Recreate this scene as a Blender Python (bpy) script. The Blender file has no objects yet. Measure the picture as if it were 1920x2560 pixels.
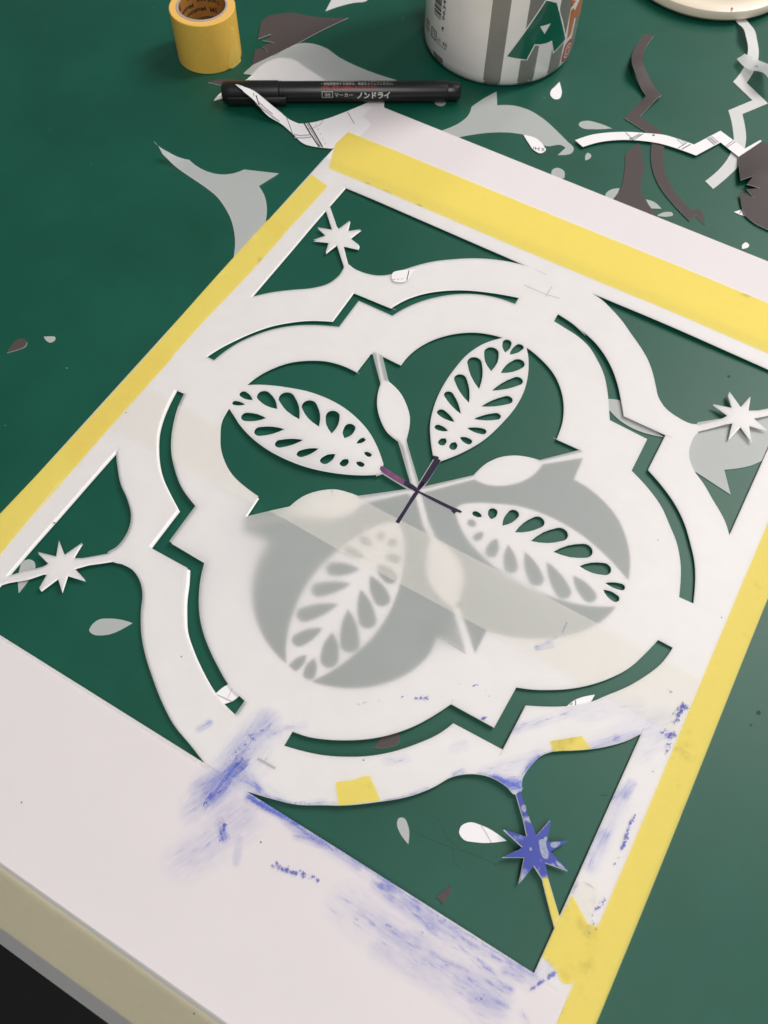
import bpy, bmesh, math, random
from mathutils import Vector, Matrix, noise
from mathutils.geometry import delaunay_2d_cdt

# ------------------------------------------------------------------ camera, world, lamps, exposure
scene = bpy.context.scene
MM = 0.001
cam_data = bpy.data.cameras.new('camera')
cam_data.sensor_fit = 'VERTICAL'
cam_data.sensor_height = 24.0
cam_data.sensor_width = 18.0
cam_data.lens = 20.744
cam_data.clip_start = 0.01
cam_data.clip_end = 50.0
cam = bpy.data.objects.new('camera', cam_data)
scene.collection.objects.link(cam)
cam_rot = Matrix(((0.8627821, -0.4505472, 0.2293779), (0.5053508, 0.7549949, -0.4178556), (0.0150845, 0.4764347, 0.8790805)))
cam.matrix_world = Matrix.Translation((0.0808567, -0.1778076, 0.3376266)) @ cam_rot.to_4x4()
cam_data.dof.use_dof = True
cam_data.dof.focus_distance = 0.40
cam_data.dof.aperture_fstop = 13.0
scene.camera = cam

world = bpy.data.worlds.new('World')
scene.world = world
world.use_nodes = True
bg = world.node_tree.nodes['Background']
bg.inputs['Color'].default_value = (0.96, 0.97, 1.0, 1)
bg.inputs['Strength'].default_value = 0.15

def area_lamp(name, loc, target, sx, sy, power, color):
    d = bpy.data.lights.new(name, 'AREA')
    d.shape = 'RECTANGLE'; d.size = sx; d.size_y = sy; d.energy = power; d.color = color
    o = bpy.data.objects.new(name, d)
    scene.collection.objects.link(o)
    o.location = loc
    o.rotation_euler = (Vector(target) - Vector(loc)).to_track_quat('-Z', 'Y').to_euler()
    return o
# ceiling fittings of the workshop: one behind and to the right of the table, one further along
area_lamp('ceiling_lamp', (0.55, 1.15, 1.50), (0.10, 0.0, 0.0), 0.30, 1.1, 22, (1.0, 0.962, 0.925))
area_lamp('ceiling_lamp', (0.10, 2.4, 1.9), (-0.05, 0.1, 0.0), 0.35, 1.2, 8, (1.0, 0.966, 0.935))
area_lamp('ceiling_lamp', (0.70, -0.75, 1.70), (0.08, 0.05, 0.0), 0.35, 1.2, 16, (1.0, 0.966, 0.935))

scene.view_settings.view_transform = 'Standard'
scene.view_settings.look = 'None'
scene.view_settings.gamma = 1.0
scene.view_settings.exposure = 0.17
scene.cycles.use_denoising = True
scene.cycles.max_bounces = 10
scene.cycles.diffuse_bounces = 8
scene.cycles.transmission_bounces = 8
scene.cycles.transparent_max_bounces = 16
random.seed(7)

# ------------------------------------------------------------------ helpers
def link(o, parent=None):
    scene.collection.objects.link(o)
    if parent: o.parent = parent
    return o
def tag(o, label, cat, group=None):
    o['label'] = label; o['category'] = cat
    if group: o['group'] = group
    return o
def empty(name, loc=(0, 0, 0)):
    o = bpy.data.objects.new(name, None); o.empty_display_size = 0.01
    link(o); o.location = [c * MM for c in loc]
    return o
def smooth(pts, n=5):
    """closed outline through (x, y, corner) points: corners stay sharp, the rest is a smooth curve"""
    out = []; N = len(pts)
    for i in range(N):
        p0, p1, p2, p3 = pts[i - 1], pts[i], pts[(i + 1) % N], pts[(i + 2) % N]
        if p1[2] and p2[2]:
            out.append((p1[0], p1[1])); continue
        a = Vector(p1[:2]); b = Vector(p2[:2])
        d = (b - a).length
        def tang(q0, q1, q2):
            u = Vector(q1[:2]) - Vector(q0[:2]); v = Vector(q2[:2]) - Vector(q1[:2])
            lu, lv = max(u.length, 1e-6), max(v.length, 1e-6)
            t = u / lu * lv + v / lv * lu
            return t / (lu + lv)
        m1 = tang(p0, p1, p2) * d if not p1[2] else None
        m2 = tang(p1, p2, p3) * d if not p2[2] else None
        if m1 is None: m1 = 2 * (b - a) - m2 if m2 is not None else b - a
        if m2 is None: m2 = 2 * (b - a) - m1
        if p1[2]: m1 = (b - a) * 1.5 - m2 * 0.5
        if p2[2]: m2 = (b - a) * 1.5 - m1 * 0.5
        k = max(2, min(n, int(d / 0.8)))
        for j in range(k):
            t = j / k; t2 = t * t; t3 = t2 * t
            p = a * (2 * t3 - 3 * t2 + 1) + m1 * (t3 - 2 * t2 + t) + b * (-2 * t3 + 3 * t2) + m2 * (t3 - t2)
            out.append((p.x, p.y))
    return out
def bbox(lp):
    xs = [p[0] for p in lp]; ys = [p[1] for p in lp]
    return (min(xs), min(ys), max(xs), max(ys))
class Loop:
    def __init__(self, pts, n=5):
        self.p = smooth(pts, n) if len(pts[0]) == 3 else list(pts)
        self.b = bbox(self.p)
    def __contains__(self, q):
        x, y = q; b = self.b
        if x < b[0] or x > b[2] or y < b[1] or y > b[3]: return False
        c = False; P = self.p; j = len(P) - 1
        for i in range(len(P)):
            xi, yi = P[i]; xj, yj = P[j]
            if (yi > y) != (yj > y) and x < (xj - xi) * (y - yi) / (yj - yi) + xi: c = not c
            j = i
        return c
    def moved(self, dx, dy): return Loop([(x + dx, y + dy) for x, y in self.p])
def rect(x0, y0, x1, y1): return Loop([(x0, y0), (x1, y0), (x1, y1), (x0, y1)])
def droplet(t):
    """tear-drop outline from tip to round head"""
    tx, ty, hx, hy, w = t
    w *= 1.10
    T = Vector((tx, ty)); H = Vector((hx, hy)); d = H - T; L = d.length; d /= L; n = Vector((-d.y, d.x))
    r = min(w / 2, L / 2.2); pts = [(T.x, T.y)]
    for s in (0.25, 0.5, 0.72):
        k = r * math.sin(math.pi / 2 * min(1, s * L / (L - r))) ** 0.92
        q = T + d * (s * (L - r)) + n * k * (0.97); pts.append((q.x, q.y))
    c = H - d * r
    for i in range(9):
        a = math.pi * (0.5 - i / 8)
        q = c + n * (r * math.sin(a)) + d * (r * math.cos(a)); pts.append((q.x, q.y))
    for s in (0.72, 0.5, 0.25):
        k = r * math.sin(math.pi / 2 * min(1, s * L / (L - r))) ** 0.92
        q = T + d * (s * (L - r)) - n * k * (0.97); pts.append((q.x, q.y))
    return Loop(pts)
def cut(loops, test, grid=None):
    """triangles of the region where test(x, y) holds; the loops are kept as edges"""
    V = []; E = []
    for lp in loops:
        s = len(V); q = []
        for i, a in enumerate(lp.p):
            b = lp.p[(i + 1) % len(lp.p)]
            k = max(1, math.ceil(math.dist(a, b) / grid)) if grid else 1
            q += [(a[0] + (b[0] - a[0]) * t / k, a[1] + (b[1] - a[1]) * t / k) for t in range(k)]
        n = len(q)
        V += [Vector(p) for p in q]; E += [(s + i, s + (i + 1) % n) for i in range(n)]
    if grid:
        x0 = min(l.b[0] for l in loops); x1 = max(l.b[2] for l in loops); y0 = min(l.b[1] for l in loops); y1 = max(l.b[3] for l in loops)
        j = 0; y = y0 + grid * .4
        while y < y1:
            x = x0 + grid * (.3 + .5 * (j % 2))
            while x < x1:
                if test((x, y)): V.append(Vector((x + random.uniform(-.1, .1) * grid, y + random.uniform(-.1, .1) * grid)))
                x += grid
            y += grid * .87; j += 1
    v, e, f = delaunay_2d_cdt(V, E, [], 0, 1e-4)[:3]
    tri = []
    for t in f:
        c = ((v[t[0]].x + v[t[1]].x + v[t[2]].x) / 3, (v[t[0]].y + v[t[1]].y + v[t[2]].y) / 3)
        if test(c): tri.append(tuple(t))
    return v, tri
def zsum(base, bl):
    if not bl: return lambda x, y: base
    return lambda x, y: base + sum(h * math.exp(-((x - a) ** 2 + (y - b) ** 2) / (r * r)) for a, b, r, h in bl)
def sheet(name, loops, test, zf, mat, parent=None, thick=0.0, grid=None, side=None, mapf=None):
    """flat cut-out sheet (mm): top at zf(x, y); with a thickness it gets an underside and cut edges"""
    if test is None: test = lambda q: q in loops[0]
    v, tri = cut(loops, test, grid)
    used = sorted({i for t in tri for i in t}); ix = {o: k for k, o in enumerate(used)}
    tri = [tuple(ix[i] for i in t) for t in tri]
    P2 = [v[i] for i in used]
    mp = mapf or (lambda x, y, z: (x, y, z))
    top = [mp(p.x, p.y, zf(p.x, p.y)) for p in P2]
    verts = list(top); faces = list(tri); mats = [0] * len(tri)
    if thick:
        n = len(verts); verts += [mp(p.x, p.y, zf(p.x, p.y) - thick) for p in P2]
        faces += [tuple(n + i for i in t[::-1]) for t in tri]; mats += [0] * len(tri)
        ec = {}
        for t in tri:
            for a, b in ((t[0], t[1]), (t[1], t[2]), (t[2], t[0])): ec[(a, b)] = 1
        for (a, b) in list(ec):
            if (b, a) not in ec:
                k = len(verts); verts += [verts[a], verts[b], verts[n + b], verts[n + a]]
                faces.append((k + 3, k + 2, k + 1, k)); mats.append(1 if side else 0)
    me = bpy.data.meshes.new(name)
    me.from_pydata([tuple(c * MM for c in p) for p in verts], [], faces)
    me.materials.append(mat)
    if side: me.materials.append(side)
    me.polygons.foreach_set('material_index', mats)
    me.polygons.foreach_set('use_smooth', [True] * len(faces))
    me.update()
    return link(bpy.data.objects.new(name, me), parent)
def mesh_obj(name, verts, faces, mat, parent=None, smooth_=True):
    me = bpy.data.meshes.new(name)
    me.from_pydata([tuple(c * MM for c in p) for p in verts], [], faces)
    me.materials.append(mat)
    if smooth_: me.polygons.foreach_set('use_smooth', [True] * len(faces))
    me.update()
    return link(bpy.data.objects.new(name, me), parent)
def lathe(name, prof, center, mat, parent=None, n=96, frame=None, sharp=35):
    """profile (r, z) turned about the axis through center"""
    X, Y, Z = frame or (Vector((1, 0, 0)), Vector((0, 1, 0)), Vector((0, 0, 1)))
    c = Vector(center); V = []; F = []; m = len(prof)
    for i in range(n):
        a = 2 * math.pi * i / n
        for r, z in prof: V.append(c + X * (r * math.cos(a)) + Y * (r * math.sin(a)) + Z * z)
    for i in range(n):
        j = (i + 1) % n
        for k in range(m - 1):
            F.append((i * m + k, j * m + k, j * m + k + 1, i * m + k + 1))
    o = mesh_obj(name, [tuple(v) for v in V], F, mat, parent)
    bm = bmesh.new(); bm.from_mesh(o.data); bmesh.ops.remove_doubles(bm, verts=bm.verts, dist=1e-7)
    bmesh.ops.recalc_face_normals(bm, faces=bm.faces)
    for e in bm.edges:
        if len(e.link_faces) == 2 and e.calc_face_angle(0) > math.radians(sharp): e.smooth = False
    bm.to_mesh(o.data); bm.free()
    return o
def text_shape(body, size, bold=0.0):
    """filled letters as a bmesh, in mm, baseline at y = 0"""
    cu = bpy.data.curves.new('text', 'FONT'); cu.body = body; cu.size = size; cu.offset = bold
    cu.resolution_u = 3
    o = bpy.data.objects.new('text', cu); scene.collection.objects.link(o)
    dg = bpy.context.evaluated_depsgraph_get(); me = bpy.data.meshes.new_from_object(o.evaluated_get(dg))
    bm = bmesh.new(); bm.from_mesh(me)
    bpy.data.objects.remove(o); bpy.data.curves.remove(cu); bpy.data.meshes.remove(me)
    return bm
def text_obj(name, body, mat, parent, fit, mapf, step=0.7, bold=0.0, rot=0.0, axis='xy', mirror=False):
    """letters stretched to fit=(x0, y0, width, height) on a developed surface and laid on it by mapf(x, y)"""
    bm = text_shape(body, 1.0, bold)
    xs = [v.co.x for v in bm.verts]; ys = [v.co.y for v in bm.verts]
    ax, bx, ay, by = min(xs), max(xs), min(ys), max(ys)
    x0, y0, w, h = fit; cr, sr = math.cos(rot), math.sin(rot)
    for v in bm.verts:
        x = (v.co.x - ax) / (bx - ax) * w; y = (v.co.y - ay) / (by - ay) * h
        v.co = (x0 + x * cr - y * sr, y0 + x * sr + y * cr, 0)
    for k, nrm in ((0, (1, 0, 0)), (1, (0, 1, 0))):
        if 'xy'[k] not in axis: continue
        lo = min(v.co[k] for v in bm.verts); hi = max(v.co[k] for v in bm.verts); c = lo + step
        while c < hi:
            bmesh.ops.bisect_plane(bm, geom=bm.verts[:] + bm.edges[:] + bm.faces[:], plane_co=Vector(nrm) * c, plane_no=nrm); c += step
    for v in bm.verts: v.co = Vector(mapf(v.co.x, v.co.y)) * MM
    me = bpy.data.meshes.new(name); bm.to_mesh(me); bm.free(); me.materials.append(mat)
    return link(bpy.data.objects.new(name, me), parent)

# ------------------------------------------------------------------ materials
def mat_new(name):
    m = bpy.data.materials.new(name); m.use_nodes = True
    nt = m.node_tree; nt.nodes.clear()
    out = nt.nodes.new('ShaderNodeOutputMaterial')
    return m, nt, out
def nd(nt, t, **kw):
    n = nt.nodes.new(t)
    for k, v in kw.items():
        if k.startswith('i_'): n.inputs[k[2:].replace('_', ' ')].default_value = v
        else: setattr(n, k, v)
    return n
def noise_fac(nt, scale, detail=4, rough=.6, vec=None, dist=0.0):
    if vec is None:
        tc = nd(nt, 'ShaderNodeTexCoord'); vec = tc.outputs['Object']
    n = nd(nt, 'ShaderNodeTexNoise', i_Scale=scale, i_Detail=detail, i_Roughness=rough, i_Distortion=dist)
    nt.links.new(vec, n.inputs['Vector'])
    return n.outputs['Fac']
def ramp(nt, fac, a, b, c0, c1):
    r = nd(nt, 'ShaderNodeMapRange'); r.inputs['From Min'].default_value = a; r.inputs['From Max'].default_value = b
    nt.links.new(fac, r.inputs['Value'])
    m = nd(nt, 'ShaderNodeMix', data_type='RGBA')
    m.inputs[6].default_value = (*c0, 1); m.inputs[7].default_value = (*c1, 1)
    nt.links.new(r.outputs[0], m.inputs[0])
    return m.outputs[2]
def bump(nt, fac, strength, dist):
    b = nd(nt, 'ShaderNodeBump', i_Strength=strength, i_Distance=dist)
    nt.links.new(fac, b.inputs['Height'])
    return b.outputs['Normal']
def solid(name, c0, c1=None, rough=.6, scale=400, bstr=0.0, bscale=3000, spec=.5, coat=0.0, bdist=.0002):
    m, nt, out = mat_new(name)
    p = nd(nt, 'ShaderNodeBsdfPrincipled', i_Roughness=rough)
    p.inputs['Specular IOR Level'].default_value = spec
    p.inputs['Coat Weight'].default_value = coat
    c1 = c1 or tuple(x * .9 for x in c0)
    nt.links.new(ramp(nt, noise_fac(nt, scale), .3, .7, c1, c0), p.inputs['Base Color'])
    if bstr: nt.links.new(bump(nt, noise_fac(nt, bscale, 3), bstr, bdist), p.inputs['Normal'])
    nt.links.new(p.outputs[0], out.inputs['Surface'])
    return m
def layer(name, refl, trans, fr, rough=.45, gloss=.04, vary=.04, scale=120, bstr=.15, bscale=1500, stain=None):
    """thin sheet that scatters light back (refl) and lets the rest through diffusely (trans)"""
    m, nt, out = mat_new(name)
    d = nd(nt, 'ShaderNodeBsdfDiffuse'); t = nd(nt, 'ShaderNodeBsdfTranslucent'); g = nd(nt, 'ShaderNodeBsdfGlossy', i_Roughness=rough)
    f = noise_fac(nt, scale)
    cd = ramp(nt, f, .3, .7, tuple(c * (1 - vary) for c in refl), refl)
    ct = ramp(nt, f, .3, .7, tuple(c * (1 - vary) for c in trans), trans)
    if stain:
        sc, th, col = stain
        sf = noise_fac(nt, sc, 6, .65)
        for nm in ('cd', 'ct'):
            mx = nd(nt, 'ShaderNodeMix', data_type='RGBA'); r = nd(nt, 'ShaderNodeMapRange')
            r.inputs['From Min'].default_value = th; r.inputs['From Max'].default_value = th + .12; r.inputs['To Max'].default_value = .32
            nt.links.new(sf, r.inputs['Value']); nt.links.new(r.outputs[0], mx.inputs[0])
            nt.links.new(cd if nm == 'cd' else ct, mx.inputs[6]); mx.inputs[7].default_value = (*col, 1)
            if nm == 'cd': cd = mx.outputs[2]
            else: ct = mx.outputs[2]
    nt.links.new(cd, d.inputs['Color']); nt.links.new(ct, t.inputs['Color'])
    if bstr:
        nb = bump(nt, noise_fac(nt, bscale, 3), bstr, .0001)
        for s in (d, g): nt.links.new(nb, s.inputs['Normal'])
    a = nd(nt, 'ShaderNodeMixShader'); a.inputs[0].default_value = fr
    nt.links.new(t.outputs[0], a.inputs[1]); nt.links.new(d.outputs[0], a.inputs[2])
    b = nd(nt, 'ShaderNodeMixShader'); b.inputs[0].default_value = gloss
    nt.links.new(a.outputs[0], b.inputs[1]); nt.links.new(g.outputs[0], b.inputs[2])
    nt.links.new(b.outputs[0], out.inputs['Surface'])
    return m
def paint(name, col, dots=False):
    """dry-brushed paint: opacity from the stroke's own density broken up by bristle noise"""
    m, nt, out = mat_new(name)
    at = nd(nt, 'ShaderNodeAttribute', attribute_name='coverage')
    uv = nd(nt, 'ShaderNodeUVMap', uv_map='stroke')
    mp = nd(nt, 'ShaderNodeMapping'); nt.links.new(uv.outputs[0], mp.inputs[0])
    mp.inputs['Scale'].default_value = (.6, .6, .6) if dots else (.14, .75, 1)
    n1 = noise_fac(nt, 1.0, 3 if dots else 6, .6, mp.outputs[0], .3)
    nr = nd(nt, 'ShaderNodeMapRange'); nt.links.new(n1, nr.inputs['Value']); nr.inputs['From Min'].default_value = .3; nr.inputs['From Max'].default_value = .7; nr.inputs['To Max'].default_value = .75
    add = nd(nt, 'ShaderNodeMath', operation='MULTIPLY_ADD'); nt.links.new(at.outputs['Fac'], add.inputs[0]); add.inputs[1].default_value = .8
    nt.links.new(nr.outputs[0], add.inputs[2])
    r = nd(nt, 'ShaderNodeMapRange'); nt.links.new(add.outputs[0], r.inputs['Value'])
    r.inputs['From Min'].default_value = .88 if dots else .78; r.inputs['From Max'].default_value = 1.0 if dots else 1.28
    fine = noise_fac(nt, 1500, 3, .7); fr_ = nd(nt, 'ShaderNodeMapRange'); nt.links.new(fine, fr_.inputs['Value'])
    fr_.inputs['From Min'].default_value = .38; fr_.inputs['From Max'].default_value = .58; fr_.inputs['To Min'].default_value = .6 if dots else .42; fr_.inputs['To Max'].default_value = .80
    ml = nd(nt, 'ShaderNodeMath', operation='MULTIPLY'); nt.links.new(r.outputs[0], ml.inputs[0]); nt.links.new(fr_.outputs[0], ml.inputs[1]); r = ml
    if not dots:      # a thin even wash under the bristle streaks
        lo = noise_fac(nt, 45, 4, .6); lr = nd(nt, 'ShaderNodeMapRange'); nt.links.new(lo, lr.inputs['Value']); lr.inputs['From Min'].default_value = .3; lr.inputs['From Max'].default_value = .7; lr.inputs['To Min'].default_value = .12; lr.inputs['To Max'].default_value = .52
        st = nd(nt, 'ShaderNodeMapRange'); nt.links.new(n1, st.inputs['Value']); st.inputs['From Min'].default_value = .35; st.inputs['From Max'].default_value = .65; st.inputs['To Min'].default_value = .25; st.inputs['To Max'].default_value = 1.1
        w0 = nd(nt, 'ShaderNodeMath', operation='MULTIPLY'); nt.links.new(lr.outputs[0], w0.inputs[0]); nt.links.new(st.outputs[0], w0.inputs[1])
        ws = nd(nt, 'ShaderNodeMath', operation='MULTIPLY'); nt.links.new(w0.outputs[0], ws.inputs[0]); nt.links.new(at.outputs['Fac'], ws.inputs[1])
        mxx = nd(nt, 'ShaderNodeMath', operation='MAXIMUM'); nt.links.new(ml.outputs[0], mxx.inputs[0]); nt.links.new(ws.outputs[0], mxx.inputs[1]); r = mxx
    d = nd(nt, 'ShaderNodeBsdfPrincipled', i_Roughness=.7); d.inputs['Base Color'].default_value = (*col, 1)
    tr = nd(nt, 'ShaderNodeBsdfTransparent'); mx = nd(nt, 'ShaderNodeMixShader')
    nt.links.new(r.outputs[0], mx.inputs[0]); nt.links.new(tr.outputs[0], mx.inputs[1]); nt.links.new(d.outputs[0], mx.inputs[2])
    nt.links.new(mx.outputs[0], out.inputs['Surface'])
    return m

def mat_green():
    m, nt, out = mat_new('green_mat')
    p = nd(nt, 'ShaderNodeBsdfPrincipled')
    f = noise_fac(nt, 14, 5); g = noise_fac(nt, 1300, 3)
    mx = nd(nt, 'ShaderNodeMath', operation='MULTIPLY_ADD'); nt.links.new(g, mx.inputs[0]); mx.inputs[1].default_value = .5; nt.links.new(f, mx.inputs[2])
    nt.links.new(ramp(nt, mx.outputs[0], .45, 1.05, (.0004, .064, .038), (.0022, .094, .060)), p.inputs['Base Color'])
    r = nd(nt, 'ShaderNodeMapRange'); nt.links.new(f, r.inputs['Value']); r.inputs['To Min'].default_value = .42; r.inputs['To Max'].default_value = .50
    nt.links.new(r.outputs[0], p.inputs['Roughness'])
    p.inputs['Specular IOR Level'].default_value = .46
    nt.links.new(bump(nt, noise_fac(nt, 2600, 3), .22, .0002), p.inputs['Normal'])
    nt.links.new(p.outputs[0], out.inputs['Surface'])
    return m
GREEN = mat_green()
FILM = layer('matte_film', (.942, .938, .938), (.97, .952, .956), .345, vary=.02, gloss=.03)
SCRAP = layer('matte_film_offcut', (.94, .945, .945), (.955, .95, .95), .45, vary=.02, gloss=.03)
MEND = layer('mending_tape', (.985, .972, .925), (.99, .98, .95), .34, vary=.01, scale=700, gloss=.03)
SCRAPW = layer('white_film_offcut', (.95, .94, .935), (.95, .945, .94), .68, vary=.02, gloss=.03)
MARGIN = layer('margin_paper', (.93, .885, .90), (.93, .89, .90), .70, vary=.015, scale=20, gloss=.01)
TAPE = layer('masking_tape', (1.0, .865, .235), (1.0, .875, .29), .55, vary=.02, scale=260, bstr=.8, bscale=900, gloss=.01)
TAPE_D = layer('worn_masking_tape', (1.0, .865, .235), (1.0, .875, .29), .55, vary=.02, scale=260, bstr=.8, bscale=700, gloss=.01, stain=(55, .575, (.45, .38, .12)))
PAPER = solid('white_paper', (.88, .86, .875), (.85, .83, .845), .75, 60, .15, 900)
SHEET = solid('template_paper', (.86, .85, .84), (.85, .84, .83), .75, 60, .1, 900)
CARD = solid('charcoal_card', (.092, .074, .072), (.072, .058, .057), .6, 2500, .3, 4000, .25)
CORE = solid('white_card_core', (.75, .74, .72), None, .8)
INKP = solid('purple_ink', (.011, .008, .030), (.022, .011, .045), .5, 700, 0, 1, .3)
INKR = solid('magenta_ink', (.22, .055, .16), (.10, .03, .13), .45, 250)
PRINT = solid('printed_black', (.035, .033, .035), None, .6)
HAIR = solid('cut_line', (.55, .53, .53), None, .8)
PRINTG = solid('printed_grey', (.42, .40, .41), None, .6)
PENC = solid('grey_pencil', (.50, .49, .50), None, .8)
BLUE = paint('blue_paint', (.10, .165, .70)); BLUED = paint('blue_paint_specks', (.075, .10, .52), True)
BLACKP = solid('black_plastic', (.011, .011, .012), (.008, .008, .009), .34, 300, .05, 2000, .5)
PENTXT = solid('white_print', (.62, .62, .60), None, .5)
PENRED = solid('red_print', (.55, .035, .03), None, .5)
ROLL = solid('rolled_tape', (.93, .60, .10), (.90, .55, .085), .62, 300, .3, 1200)
ROLLTOP = solid('rolled_tape_edge', (.90, .56, .16), (.85, .47, .10), .75, 900, .4, 3000)
KRAFT = solid('kraft_core', (.44, .20, .035), (.38, .16, .025), .7, 500)
CARDRING = solid('grey_card_ring', (.47, .42, .40), (.40, .35, .33), .85, 1500)
CANW = solid('glossy_white_wrap', (.88, .86, .85), (.86, .84, .83), .28, 40, 0, 1, .5, .3)
CANG = solid('wrap_grey', (.235, .235, .215), None, .3, 60, 0, 1, .5, .3)
CANGR = solid('wrap_green', (.004, .125, .08), (.004, .115, .072), .28, 60, 0, 1, .5, .3)
CANO = solid('wrap_orange', (.60, .155, .035), None, .3, 60, 0, 1, .5, .3)
CANR = solid('wrap_red', (.50, .04, .05), None, .3, 60, 0, 1, .5, .3)
CREAM = solid('cream_plastic', (.84, .74, .60), (.82, .72, .58), .35, 60)
FLOOR = solid('dark_floor', (.012, .012, .013), (.008, .008, .009), .8, 30)
SCR = solid('scored_line', (.002, .052, .031), None, .7)
SPECK = solid('dust', (.42, .47, .45), None, .9)
REDM = solid('red_mark', (.7, .13, .12), None, .6)

# ------------------------------------------------------------------ setting: table and floor
tb = mesh_obj('table', [(-900, -209.6, 0), (700, -209.6, 0), (700, 900, 0), (-900, 900, 0), (-900, -209.6, -28), (700, -209.6, -28), (700, 900, -28), (-900, 900, -28)],
              [(0, 1, 2, 3), (7, 6, 5, 4), (4, 5, 1, 0), (5, 6, 2, 1), (6, 7, 3, 2), (7, 4, 0, 3)], GREEN, None, False)
tb['kind'] = 'structure'; tb['label'] = 'dark green matte work surface'
fl = mesh_obj('floor', [(-4000, -4000, -720), (4000, -4000, -720), (4000, 4000, -720), (-4000, 4000, -720)], [(0, 1, 2, 3)], FLOOR, None, False)
fl['kind'] = 'structure'; fl['label'] = 'black floor below the table edge'
def ribbon(name, pts, w, z, mat, parent=None, zf=None):
    """flat line of width w through points (mm)"""
    V = []; F = []; P = [Vector(p[:2]) for p in pts]
    for i, p in enumerate(P):
        d = (P[min(i + 1, len(P) - 1)] - P[max(i - 1, 0)]).normalized(); n = Vector((-d.y, d.x)) * w / 2
        for q in (p + n, p - n): V.append((q.x, q.y, (zf(q.x, q.y) if zf else 0) + z))
        if i: F.append((2 * i - 2, 2 * i - 1, 2 * i + 1, 2 * i))
    return mesh_obj(name, V, F, mat, parent, False)
for pts, w in (([(68.1, -125.6, 0), (74.7, -125.1, 0), (83.0, -123.6, 0), (90.9, -121.6, 0), (99.9, -120.6, 0)], .22), ([(73.2, -116.5, 0), (76.6, -118.9, 0), (80.4, -121.4, 0), (83.2, -122.1, 0), (85.6, -122.0, 0)], .2),
               ([(83.5, -123.9, 0), (85.4, -125.5, 0), (86.2, -127.6, 0), (89.6, -128.2, 0)], .18), ([(122.1, -79.6, 0), (124.4, -77.8, 0)], .4)):
    ribbon('score_line', pts, w, .01, SCR, tb)
for s in ([(95.9, 129.9, 0), (96.6, 131.3, 0), (97.4, 130.8, 0), (97.2, 129.5, 0)], [(161.9, -19.8, 0), (162.5, -18.3, 0), (163.6, -19.0, 0), (162.8, -20.3, 0)], [(161.4, -25.3, 0), (162.1, -24.9, 0), (162.3, -25.5, 0), (161.7, -26.0, 0)]):
    sheet('dark_speck', [Loop(s)], None, zsum(.012, None), SCR, tb)
for k in range(46):
    x, y = random.uniform(-330, 140), random.uniform(-150, 400); r = random.uniform(.12, .3)
    sheet('dust_speck', [Loop([(x + r * math.cos(a) * random.uniform(.5, 1.3), y + r * math.sin(a)) for a in (0, 1.3, 2.5, 3.8, 5)])], None, zsum(.012, None), SPECK, tb)

# ------------------------------------------------------------------ the stencil: outlines in mm on the table
window_outlines = [
    # corner window behind the pen
    [(-125.0, 143.2, 1), (-12.3, 142.6, 1), (-19.2, 141.6, 0), (-27.9, 139.2, 0), (-40.1, 133.7, 0), (-50.0, 127.0, 0), (-58.7, 119.7, 0), (-65.3, 111.9, 0), (-69.5, 105.9, 0), (-73.2, 100.6, 0), (-77.9, 97.2, 0), (-83.7, 95.4, 0), (-90.4, 95.1, 0), (-94.6, 95.7, 0), (-94.9, 94.3, 0), (-94.4, 87.2, 0), (-96.0, 80.1, 0), (-101.7, 72.9, 0), (-108.6, 67.6, 0), (-117.0, 60.7, 0), (-124.5, 52.7, 1), (-125.0, 122.8, 1)],
    [(16.3, 143.0, 1), (126.1, 142.8, 1), (126.1, 48.2, 1), (122.3, 53.4, 0), (113.5, 61.2, 0), (107.3, 66.6, 0), (101.5, 70.7, 0), (98.2, 74.3, 0), (96.1, 78.0, 0), (95.1, 83.0, 0), (94.9, 88.0, 0), (95.5, 92.1, 0), (94.1, 94.7, 0), (90.9, 93.8, 0), (83.7, 94.1, 0), (77.2, 96.1, 0), (72.5, 99.9, 0), (69.0, 105.1, 0), (65.9, 109.9, 0), (59.4, 117.9, 0), (54.7, 122.1, 0), (47.0, 127.9, 0), (39.2, 133.8, 0), (32.0, 138.0, 0), (25.9, 141.0, 0)],
    [(-124.3, -52.2, 1), (-124.7, -144.9, 1), (-9.4, -144.5, 1), (-17.0, -142.0, 0), (-28.3, -138.5, 0), (-36.2, -134.4, 0), (-46.5, -127.7, 0), (-55.2, -121.2, 0), (-61.6, -115.1, 0), (-66.9, -108.4, 0), (-71.6, -101.3, 0), (-74.9, -98.3, 0), (-78.8, -96.2, 0), (-82.6, -95.2, 0), (-87.6, -95.3, 0), (-92.2, -96.3, 0), (-94.9, -94.5, 0), (-93.5, -90.7, 0), (-93.3, -85.7, 0), (-94.9, -79.6, 0), (-97.7, -75.2, 0), (-103.4, -70.3, 0), (-111.4, -65.2, 0), (-117.5, -59.6, 0), (-122.0, -55.0, 0)],
    [(8.5, -144.9, 1), (17.2, -142.7, 0), (27.7, -139.3, 0), (36.3, -134.5, 0), (41.2, -131.8, 0), (51.6, -124.4, 0), (61.5, -116.0, 0), (67.4, -108.9, 0), (71.7, -101.9, 0), (77.4, -97.3, 0), (83.4, -94.9, 0), (90.6, -94.8, 0), (94.6, -95.7, 0), (95.6, -93.5, 0), (94.5, -89.1, 0), (95.1, -83.6, 0), (96.8, -78.1, 0), (100.0, -74.1, 0), (105.5, -70.5, 0), (112.1, -65.9, 0), (117.8, -61.0, 0), (122.7, -55.8, 0), (126.3, -50.6, 1), (126.2, -144.9, 1)]]
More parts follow.
